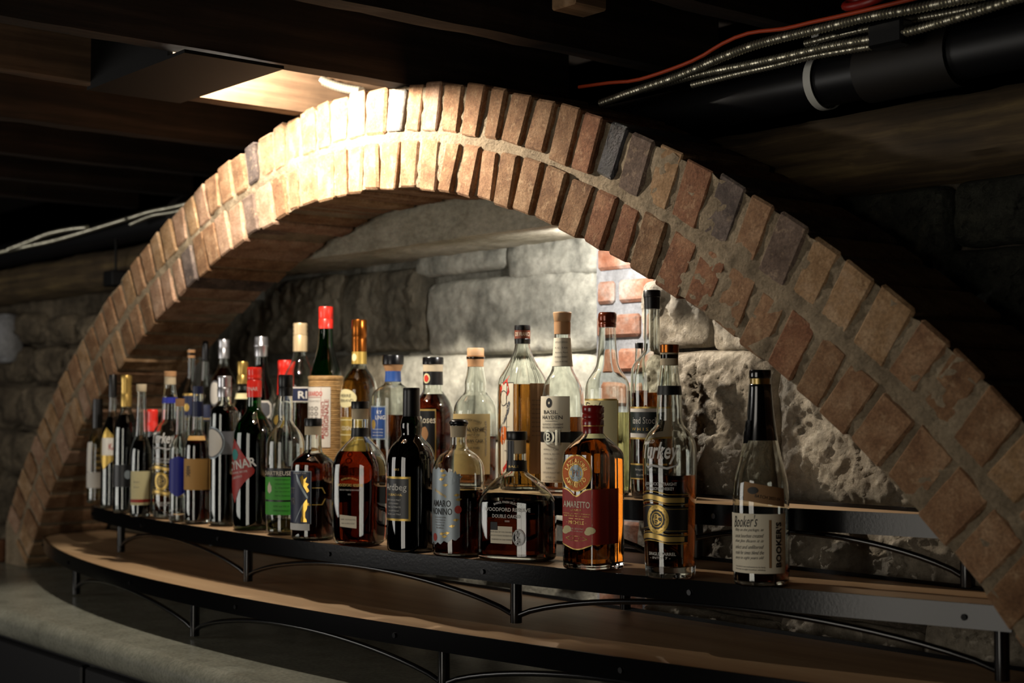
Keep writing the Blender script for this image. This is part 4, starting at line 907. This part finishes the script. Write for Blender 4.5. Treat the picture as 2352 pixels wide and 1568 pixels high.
# 13 -- clear with royal blue label
b = Bottle('spirit_bottle', 'narrow clear bottle with royal blue label, between the script-etched and tan-labelled ones', 411, 1200, [(1200, 19), (1197, 22), (1188, 22.5), (1100, 22.5), (1045, 22.5), (1022, 20), (1008, 13), (1000, 10), (960, 9.5), (936, 9.5)], 2, liq=('clear_liquid', 1060), group=FR, thick=16)
b.part('cap', [(936, 10.5), (918, 10.5)], 'cork'); b.label(1142, 1050, -80, 60, 'paper_royal', 'label', bot=lambda t: 14 * abs(2 * t - 1) * -1, top=lambda t: 10 * abs(2 * t - 1))
# 14 -- second etched bottle
turkey(388, 1193, 0.63, 'clear script-etched bottle with cork stopper, toward the far end of the front row', True)
# 15
b = Bottle('wine_bottle', 'small dark bottle with red foil cap behind the script-etched bottle', 348, 1182, [(1182, 18), (1180, 20.5), (1175, 21), (1065, 21), (1035, 19), (1010, 12.5), (998, 11), (990, 11)], 2, glass='glass_dark_green', liq=('black_liquid', 1020), group=FR)
b.part('cap', [(993, 12), (975, 12.4), (973, 11.6), (966, 12.4), (958, 11.6), (950, 12.4), (945, 12), (943, 11)], 'red_cap')
# 16
b = Bottle('amaro_bottle', 'dark bottle with clear neck and cream label striped red at its foot', 322, 1189, [(1189, 20), (1186, 23.5), (1178, 24), (1100, 24.5), (1045, 24), (1026, 21), (1010, 15.5), (996, 13.5), (950, 11.5), (905, 10.5), (899, 11)], 2, liq=('black_liquid', 1014), group=FR)
b.part('stopper', [(902, 9), (898, 11.5), (887, 11.5), (885, 10.5)], 'cork_pale'); b.label(1161, 1084, -60, 66, 'paper_cream'); b.label(1155, 1148, -60, 66, 'ink_red', 'label_stripe', 0.0008); b.text('Amaro', -22, 1108, 5, 'ink_grey', 14); b.text('dolce', -22, 1120, 4, 'ink_grey', 12)
# 17
b = Bottle('vermouth_bottle', 'black bottle with tall gold screw cap at the far end of the front row', 287, 1180, [(1180, 24), (1177, 27), (1168, 28), (1000, 28), (978, 26), (960, 19), (948, 13), (937, 11.5)], 2, liq=('black_liquid', 955), group=FR)
b.part('cap', [(937, 12.5), (910, 12.8), (908, 11.8), (902, 12.8), (896, 11.8), (890, 12.8), (884, 11.8), (878, 12.8), (868, 12.8), (865, 11.5)], 'gold_cap'); b.label(1120, 1070, -70, 30, 'paper_black', 'label'); b.oval(10, 1092, 7, 10, 'label_silver', 'label_crest')
# 18
b = Bottle('vermouth_bottle', 'black bottle with black cap and gold diamond label with a red word', 256, 1170, [(1170, 22), (1167, 25), (1158, 25.5), (1010, 25.5), (985, 22), (965, 14), (952, 9.5), (940, 8.5), (915, 8.2)], 2, liq=('black_liquid', 960), group=FR)
b.part('cap', [(916, 9.3), (866, 9.3), (863, 8.2)], 'black_plastic'); b.shape([(-26, 6), (-6, 46), (16, 22), (30, -4), (14, -26), (-12, -50), (-26, -20)], -20, 1030, 'label_gold', 'label', 0.0006); b.label(1048, 1008, -60, 36, 'paper_white', 'label_band', 0.0009); b.text('KA', 2, 1028, 14, 'ink_red', 17, 0.02, 0, 0, 0.0013)
# 19
b = Bottle('spirit_bottle', 'farthest bottle of the front row, clear with yellowish liquid and black neck', 222, 1158, [(1158, 19), (1155, 22), (1147, 22.5), (1035, 22.5), (1012, 20), (994, 14), (984, 11.5), (960, 10.5)], 2, liq=('pale_yellow', 1000), group=FR)
b.part('cap', [(986, 12), (925, 11.5), (919, 11)], 'black_plastic'); b.label(1122, 1086, -80, 60, 'paper_white', 'label'); b.label(1085, 1018, -80, -35, 'paper_white', 'side_label')
for i in range(3): b.label(1078 - i * 14, 1074 - i * 14, -5, 35, 'ink_gold', 'label_rule', 0.0008)

# ---- back row on the upper tier
YBK = 0.115
def BB(name, lb, cx, prof, Y=YBK, **kw): return Bottle(name, lb, cx, None, [(None, prof[0][1] * 0.9)] + [(None if y is None else y, h, *r) for y, h, *r in prof], 3, Y=Y, group=BK, **kw)
def foot(hw): return [(None, hw)]
# stock whisky
b = BB('whisky_bottle', 'tall-necked whisky bottle with black stopper and dark green label, nearest in the back row', 1499, [(None, 46), (1138, 49.5), (1000, 50), (862, 50), (842, 45), (828, 33), (814, 21.5), (803, 18.5), (740, 17.8), (700, 17.5), (690, 18.5), (686, 18.5)], Y=0.135, liq=('whisky', 907))
b.part('stopper_plug', [(714, 14), (708, 15.5), (687, 15.5)], 'black_plastic'); b.part('stopper', [(687, 19), (686, 20), (673, 20), (671, 19)], 'black_plastic')
b.label(1012, 940, -84, 62, 'paper_white', 'label'); b.label(943, 939, -84, 62, 'ink_gold', 'label_edge', 0.0008); b.label(1013, 1009, -84, 62, 'ink_gold', 'label_edge', 0.0008); b.label(999, 951, -84, 24, 'paper_dark_green', 'label_panel', 0.0008); b.text('ized Stock', -22, 970, 15, 'ink_white', 64); b.text('W H I S K Y', -22, 990, 7, 'ink_gold', 74)
b.label(1103, 1068, -84, 40, 'paper_dark_green', 'lower_label'); b.label(1072, 1068, -84, 40, 'ink_gold', 'label_edge', 0.0008); b.label(1104, 1101, -84, 40, 'ink_gold', 'label_edge', 0.0008); b.text('Straight Whisky', -24, 1082, 6, 'ink_white', 46); b.text('750 ml 45% alc', -30, 1094, 4.5, 'ink_white', 30)
# clear with copper cap
b = BB('spirit_bottle', 'clear round bottle with copper cap and cream label, behind the red-capped square bottle', 1396, [(None, 49), (1120, 52), (1000, 52.5), (902, 52.5), (882, 49), (866, 39), (854, 30), (838, 24.5), (800, 21), (770, 19.5), (757, 19)], Y=0.125, liq=('pale_yellow', 952))
b.part('cap', [(757, 20), (748, 21), (746, 19.5), (742, 21.5), (728, 21.5), (724, 20), (722, 18)], 'copper_red', 1)
b.label(1090, 924, -82, 24, 'paper_cream', 'label'); b.label(925, 921, -82, 24, 'ink_gold', 'label_edge', 0.0008); b.text('Final', -44, 938, 18, 'ink', 50, 0, .4); b.label(1090, 924, 24, 27, 'ink_gold', 'label_edge', 0.0008)
# basil
b = BB('bourbon_bottle', 'clear bourbon bottle with wooden stopper, paper collar and metal belt buckle over cream label', 1292, [(None, 46), (1128, 49), (1000, 49.5), (922, 49.5), (900, 47), (878, 38), (860, 27), (848, 23.5), (815, 21), (780, 18.5), (768, 18.5), (746, 19)], Y=0.12, liq=('whisky', 962))
b.part('stopper_plug', [(772, 13), (766, 15), (744, 16)], 'cork'); b.part('stopper', [(744, 17), (742, 19), (723, 21.5), (721, 20)], 'cork_wood')
b.ring('neck_label', 846, 781, 'paper', 0.9)
for i, (tx, yy) in enumerate((('KENTUCKY DISTILLING', 791), ('K.C. TAB', 804), ('Artfully Aged', 815), ('BOURBON WHISKEY', 825), ('QUARTE', 836))): b.text(tx, -8, yy, 4, 'ink_grey', 30)
b.label(996, 915, -84, 20, 'paper', 'label'); b.label(1111, 1020, -84, 20, 'paper', 'lower_label'); b.oval(-38, 930, 8.5, 11, 'ink', 'crest', hole=0.3)
b.text('BASIL', -34, 951, 8.5, 'ink', 38, 0.006); b.text('HAYDEN', -31, 963, 8.5, 'ink', 54, 0.006); b.label(972, 971, -52, -12, 'ink', 'label_rule', 0.0008); b.text('KENTUCKY STRAIGHT', -30, 979, 4.2, 'ink', 56); b.text('BOURBON WHISKEY', -30, 986, 4.2, 'ink', 56)
b.ring('belt', 1020, 996, 'paper_black', 0.9)
b.label(1026, 991, -18, -12, 'steel', 'buckle_bar', 0.0028); b.label(1026, 991, -10, -5, 'steel', 'buckle_bar', 0.0028); b.oval(-38, 1008, 15, 17, 'steel', 'buckle', 0.0026, 0.7); b.text('B', -38, 1008, 20, 'steel', 12, 0.02, off=0.003)
for i, (tx, w_) in enumerate((('ARTFULLY AGED', 42), ('JAMES B. BEAM', 44), ('DISTILLING CO', 34), ('DISTILLED', 30), ('CLERMONT', 24), ('KENTUCKY FRANKFORT', 46), ('BOTTLED USA', 26))): b.text(tx, -34, 1036 + i * 10.5, 4, 'ink_grey', w_)
b.text('40% ALC/VOL (80 PROOF)', -30, 1107, 3.6, 'ink_grey', 60)
# curacao square
S4 = Sec(9.0, 1.0, 31)
b = BB('liqueur_bottle', 'square amber liqueur bottle with black cap and white illustrated label, behind the squat bottle', 1200, [(None, 54), (1120, 57.5), (1000, 58), (890, 58), (876, 55), (862, 47), (845, 36, .9), (822, 24, .4), (806, 18.5, 0), (794, 17, 0)], Y=0.12, liq=('amber', 888), sec=S4)
b.part('cap', [(795, 18), (784, 18.5), (783, 17.5), (764, 17.5), (763, 18.5), (756, 18.5), (752, 17.5)], 'black_plastic'); b.part('cap_band', [(783, 18.2), (764, 18.2)], 'cap_brown'); b.text('DE FRANCE', 0, 773, 9, 'paper', 34, 0, 0, 0, 0.0016)
e0, e1 = -82, -20
b.label(1094, 884, e0, e1, 'ink', 'label_edge', 0.0005); b.label(1092, 886, e0, e1 - 1.5, 'paper', 'label', 0.0008)
b.shape([(-30, 20), (10, 48), (6, 40), (16, 10), (6, 0), (10, 22), (-4, 34), (-26, 8)], -52, 916, 'label_red', 'illustration', 0.0012); b.oval(-66, 920, 16, 18, 'ink', 'illustration', 0.0012, 0.88)
b.shape([(-34, -34), (-30, -40), (12, 8), (18, 30), (12, 34), (4, 24), (4, 12)], -50, 960, 'paper_grey', 'banner', 0.0012); b.text('CURACAO', -56, 956, 11, 'paper', 54, 0, 0, 52, 0.0017)
b.oval(-64, 1000, 14, 16, 'label_orange', 'illustration', 0.0012); b.oval(-70, 1014, 10, 12, 'label_orange', 'illustration', 0.0012); b.shape([(-24, -14), (4, 10), (20, 14), (14, 0), (-2, -6), (-20, -22)], -52, 1074, 'label_red', 'illustration', 0.0012); b.text('liqueur', -48, 985, 4, 'ink_grey', 24); b.text('PIERRE', -48, 1040, 4, 'ink_grey', 24)
b.label(1092, 886, 22, 80, 'paper_kraft', 'back_label', 0.0006)
for i in range(9): b.text('dry curacao triple', 50, 925 + i * 10, 4, 'ink', 40)
# balvenie
b = BB('malt_bottle', 'clear pot-bellied malt bottle with cork stopper and tan label', 1092, [(None, 47), (1110, 50.5), (1000, 51), (950, 51), (932, 47), (917, 36), (908, 26), (898, 24.5), (884, 25.5), (870, 22), (850, 18.5), (832, 18), (829, 21), (824, 21)], Y=0.12, liq=('whisky', 1006))
b.part('stopper_plug', [(847, 12), (840, 14), (823, 15)], 'cork'); b.part('stopper', [(823, 18.5), (822, 19.5), (806, 19.5), (804, 18)], 'cork_wood')
b.label(1092, 955, -84, 40, 'paper_label_tan', 'label'); b.text('SINGLE MALT SCOTCH WHISKY', -26, 968, 5, 'ink', 76, 0, 0, 0, 0.0011, None, 90); b.text('THE BALVENIE', -18, 990, 9, 'ink', 74, 0.006); b.text('CARIBBEAN CASK', -14, 1016, 7, 'ink', 62); b.text('Distilled at the', -10, 1002, 4.5, 'ink', 36, 0, .3); b.text('AGED 14 YEARS', -12, 1032, 5, 'ink', 40); b.text('WILLIAM GRANT', 27, 1010, 4.5, 'ink_grey', 80, 0, 0, 90)
# four roses
b = BB('bourbon_bottle', 'dark red-brown bourbon bottle with black collar and round rose medallion', 994, [(None, 46), (1090, 50), (1000, 51.5), (960, 51), (940, 48), (922, 38), (910, 27), (902, 22.5), (870, 22), (850, 22), (842, 23)], Y=0.12, liq=('red_brown', 910))
b.part('stopper_plug', [(866, 15), (842, 17)], 'cork_pale'); b.part('stopper', [(842, 23.5), (841, 24.3), (827, 24.3), (825, 23)], 'black_satin')
b.ring('neck_label', 889, 858, 'paper_black', 0.9); b.oval(-40, 874, 9, 11.5, 'paper_cream', 'medallion', 0.0015); b.oval(-40, 874, 6, 8, 'label_red', 'medallion', 0.0019, lobes=5)
b.label(1065, 944, -84, 8, 'ink_gold', 'label_edge', 0.0005, lambda t: 14 * max(0, .3 - t)); b.label(1063, 948, -84, 5, 'paper_black', 'label', 0.0008, lambda t: 14 * max(0, .3 - t)); b.text('Four Roses', -36, 968, 16, 'paper', 76, 0.006); b.oval(-22, 1000, 9, 16, 'cork', 'rose_print', 0.0012, lobes=5); b.oval(-24, 1026, 8, 12, 'cork', 'rose_print', 0.0012, lobes=6)
# blue-labelled fluted
b = BB('whiskey_bottle', 'fluted clear whiskey bottle with blue label and blue collar', 902, [(None, 46), (1080, 49), (1000, 49.5), (925, 49.5), (908, 47), (898, 38), (890, 24), (884, 18), (858, 17), (852, 18), (842, 23.5)], Y=0.12, liq=('whisky', 957), sec=Sec(2.0, 1.0, 0))
b.part('stopper_plug', [(858, 13), (841, 15)], 'cork'); b.part('stopper', [(842, 23.5), (841, 25), (824, 25), (820, 23.5)], 'black_satin'); b.ring('neck_label', 881, 857, 'paper_blue', 0.8)
b.label(1013, 937, -84, -18, 'label_silver', 'label_edge', 0.0005); b.label(1010, 940, -84, -21, 'paper_blue', 'label', 0.0008); b.text('RY', -38, 951, 8, 'ink_white', 15); b.text('LING', -36, 963, 9, 'ink_white', 27, 0.006); b.oval(-62, 979, 9, 11, 'label_gold', 'crest')
for i in range(3): b.text('straight bourbon whiskey', -46, 990 + i * 7, 3.6, 'ink_white', 34)
for i in range(10): aa = -80 + i * 18; b.label(1060, 930, aa - 0.9, aa + 0.9, 'glass', 'flute', 0.0009)
# cognac
b = BB('cognac_bottle', 'round-shouldered amber cognac bottle with tall copper capsule', 824, [(None, 39), (1060, 42), (960, 42.5), (900, 42.5), (880, 38), (864, 28), (854, 20), (846, 17), (838, 16), (812, 15.5)], Y=0.115, liq=('amber', 852))
b.part('capsule', [(812, 17), (784, 17.4), (778, 16.5), (776, 17.6), (760, 17.4), (756, 18), (752, 17.2), (742, 17.4), (738, 16.2)], 'copper'); b.ring('neck_label', 840, 811, 'label_gold', 1.4); b.oval(-44, 825, 6.5, 8.5, 'paper_cream', 'medallion', 0.0018)
b.oval(-48, 919, 30, 21, 'paper_cream', 'label', 0.0008); b.text('PIERRE', -48, 913, 7, 'ink', 34); b.text('FERRAND', -46, 924, 7, 'ink', 42)
b.label(1042, 962, -80, 30, 'label_gold', 'lower_label'); b.text('COGNAC', -34, 987, 9, 'paper', 42, 0.01, off=0.0014); b.label(969, 967, -80, 30, 'paper_cream', 'label_rule', 0.0009); b.label(1003, 1001, -80, 30, 'paper_cream', 'label_rule', 0.0009); b.text('1840 ORIGINAL', -34, 1020, 5, 'ink', 46)
# straw-jacketed maraschino
b = BB('maraschino_bottle', 'tall green bottle in a woven straw jacket with red cap', 747, [(None, 34), (1040, 37), (900, 37), (866, 36.5), (846, 32), (822, 24), (800, 18.5), (780, 17), (758, 16)], Y=0.115, glass='glass_green', liq=('green_black', 868))
b.part('cap', [(758, 16.5), (738, 16.8), (736.5, 16), (735, 16.8), (711, 16.8), (708, 15.8)], 'red_cap')
q = []; y = b.base
i = 0
while y > 876: q.append((y, 38.2 + (1.1 if i % 2 else 0) + rnd.uniform(-.3, .3))); y -= 2.2; i += 1
q += [(876, 40), (870, 41), (868, 40), (867, 36)]
t_ = NT('straw'); v_ = t_.coord('Object', (30, 30, 400)); t_.l(t_.ramp(t_.noise(v_, 3, 5), [(0.3, '7a5a34'), (0.5, 'a8824e'), (0.75, 'c8a670')]), t_.b.inputs['Base Color']); t_.b.inputs['Roughness'].default_value = 0.6; t_.bump(t_.noise(v_, 3, 5), 0.5, 0.003); MATS['straw'] = t_.m
b.part('straw_jacket', q, 'straw')
sv = b.hw; b.hw = lambda y: 39.6
b.label(1030, 893, -84, 16, 'paper_white', 'label'); b.text('LUXARDO', -44, 908, 11, 'label_red', 46, 0.02); b.label(917, 916, -82, -15, 'ink_red', 'label_rule', 0.0009); b.label(1030, 894, -15.5, -14.5, 'ink_red', 'label_rule', 0.0009)
b.text('ORIGINALE', 3, 963, 9, 'ink_red', 84, 0.006, 0, 90); b.text('MARASCHINO', -9, 968, 8, 'ink_red', 84, 0.004, 0, 90); b.text('MADE IN ITALY', -44, 925, 4, 'ink_grey', 34)
for i in range(4):
    for j in range(3): b.oval(-66 + j * 17, 942 + i * 12, 5, 5, 'ink_grey', 'medal_print', 0.0009, 0.5, N=16)
b.hw = sv
# ...RI
b = BB('aperitif_bottle', 'clear bottle of dark red-brown liquid with beige ribbed cap, beside the straw-jacketed bottle', 688, [(None, 38), (1040, 41), (930, 41.5), (880, 40), (858, 33), (842, 24), (826, 17.5), (811, 15.5)], Y=0.12, liq=('whisky_dark', 929))
b.part('cap', [(811, 16.5), (776, 16.5), (774, 15.5), (770, 16.8), (764, 15.5), (760, 16.8), (754, 15.8), (750, 16.8), (746, 15.5)], 'beige_cap')
b.label(927, 893, -84, 74, 'paper_white', 'label'); b.label(925, 896, -70, 36, 'paper_navy', 'label_panel', 0.0008); b.text('RI', 8, 911, 17, 'ink_white', 20, 0.015)
# red capsule
b = BB('liqueur_bottle', 'grey-glass bottle with long red foil capsule in the back row', 654, [(None, 34), (1040, 37), (985, 37), (950, 32), (925, 24), (908, 17.5), (900, 16)], Y=0.14, liq=('black_liquid', 990))
b.part('capsule', [(910, 19), (880, 18), (852, 16.5), (850, 17.5), (836, 17.5), (831, 16)], 'red_cap'); b.oval(-30, 968, 9, 11, 'label_gold', 'crest')
# tall black, silver cap, hex label
b = BB('liqueur_bottle', 'tall black bottle with silver cap and white hexagonal label', 598, [(None, 35), (1040, 38), (960, 38), (925, 36), (890, 28), (865, 18), (846, 14.5), (822, 13.8)], Y=0.12, glass='glass', liq=('black_liquid', 824))
b.part('cap', [(822, 15), (802, 15), (800, 16.5), (796, 16.5), (794, 15.4), (781, 15.4), (777, 14.5)], 'silver')
b.shape([(-25, 12), (-18, 20), (18, 20), (25, 12), (25, -12), (18, -20), (-18, -20), (-25, -12)], 0, 944, 'paper_white', 'label', 0.0008); b.shape([(-21, 10), (-15, 16), (15, 16), (21, 10), (21, -10), (15, -16), (-15, -16), (-21, -10)], 0, 944, 'paper_grey', 'label_inner', 0.0011)
# gold cap
b = BB('vermouth_bottle', 'dark bottle with gold foil neck between two silver-capped bottles', 556, [(None, 22), (1030, 25), (955, 25), (930, 20), (905, 13.5), (890, 12)], Y=0.045, liq=('black_liquid', 900))
b.part('capsule', [(884, 13.5), (866, 12.8), (864, 11.6), (858, 12.6), (836, 12.6), (833, 11.5)], 'gold_cap'); b.ring('neck_label', 919, 906, 'paper_cream', 0.8)
# silver cap brown
b = BB('amaro_bottle', 'brown bottle with silver cap and white oval label in the back row', 512, [(None, 27), (1020, 30), (890, 30), (872, 27), (856, 18), (846, 12.5), (826, 11.8)], Y=0.11, liq=('whisky_dark', 848))
b.part('cap', [(826, 12.6), (806, 12.9), (804, 12), (798, 12.9), (792, 12), (786, 12.9), (783, 12)], 'silver'); b.oval(-46, 906, 19, 29, 'paper_white', 'label', 0.0008); b.oval(-46, 906, 19, 29, 'paper_grey', 'label_ring', 0.0010, 0.88)
# two clear bottles with navy bands at the far end
b = BB('spirit_bottle', 'clear bottle with dark stopper and navy band, farther end of the back row', 469, [(None, 19), (1010, 21), (945, 21), (925, 19), (900, 12), (870, 8.5), (832, 7.5), (828, 9)], Y=0.15, liq=('black_liquid', 940))
b.part('stopper', [(832, 6.5), (810, 7.5), (790, 7), (785, 5)], 'black_satin', 1); b.ring('label', 968, 932, 'paper_navy', 0.8); b.ring('label_rule', 965, 963, 'ink_gold', 1.1)
b = BB('spirit_bottle', 'clear bottle with cork stopper and gold-lined navy label, end of the back row', 437, [(None, 17), (1010, 19), (915, 19), (900, 16.5), (885, 11), (870, 8.5), (822, 8), (818, 9), (804, 9)], Y=0.05, liq=('pale_yellow', 960))
b.part('stopper', [(824, 6.5), (806, 7.5)], 'cork'); b.ring('label', 956, 906, 'paper_navy', 0.8); b.ring('label_rule', 911, 906, 'ink_gold', 1.1); b.oval(-30, 938, 6, 9, 'label_gold', 'crest')
# capped bottle hidden at the back
b = BB('small_bottle', 'bottle behind the tall-necked one, only its flat black cap showing', 1469, [(None, 20), (1100, 23), (900, 23), (870, 18), (845, 11), (810, 9), (802, 9)], Y=0.185, liq=('whisky', 900))
b.part('cap', [(803, 9.5), (791, 9.5), (790, 9)], 'black_plastic')
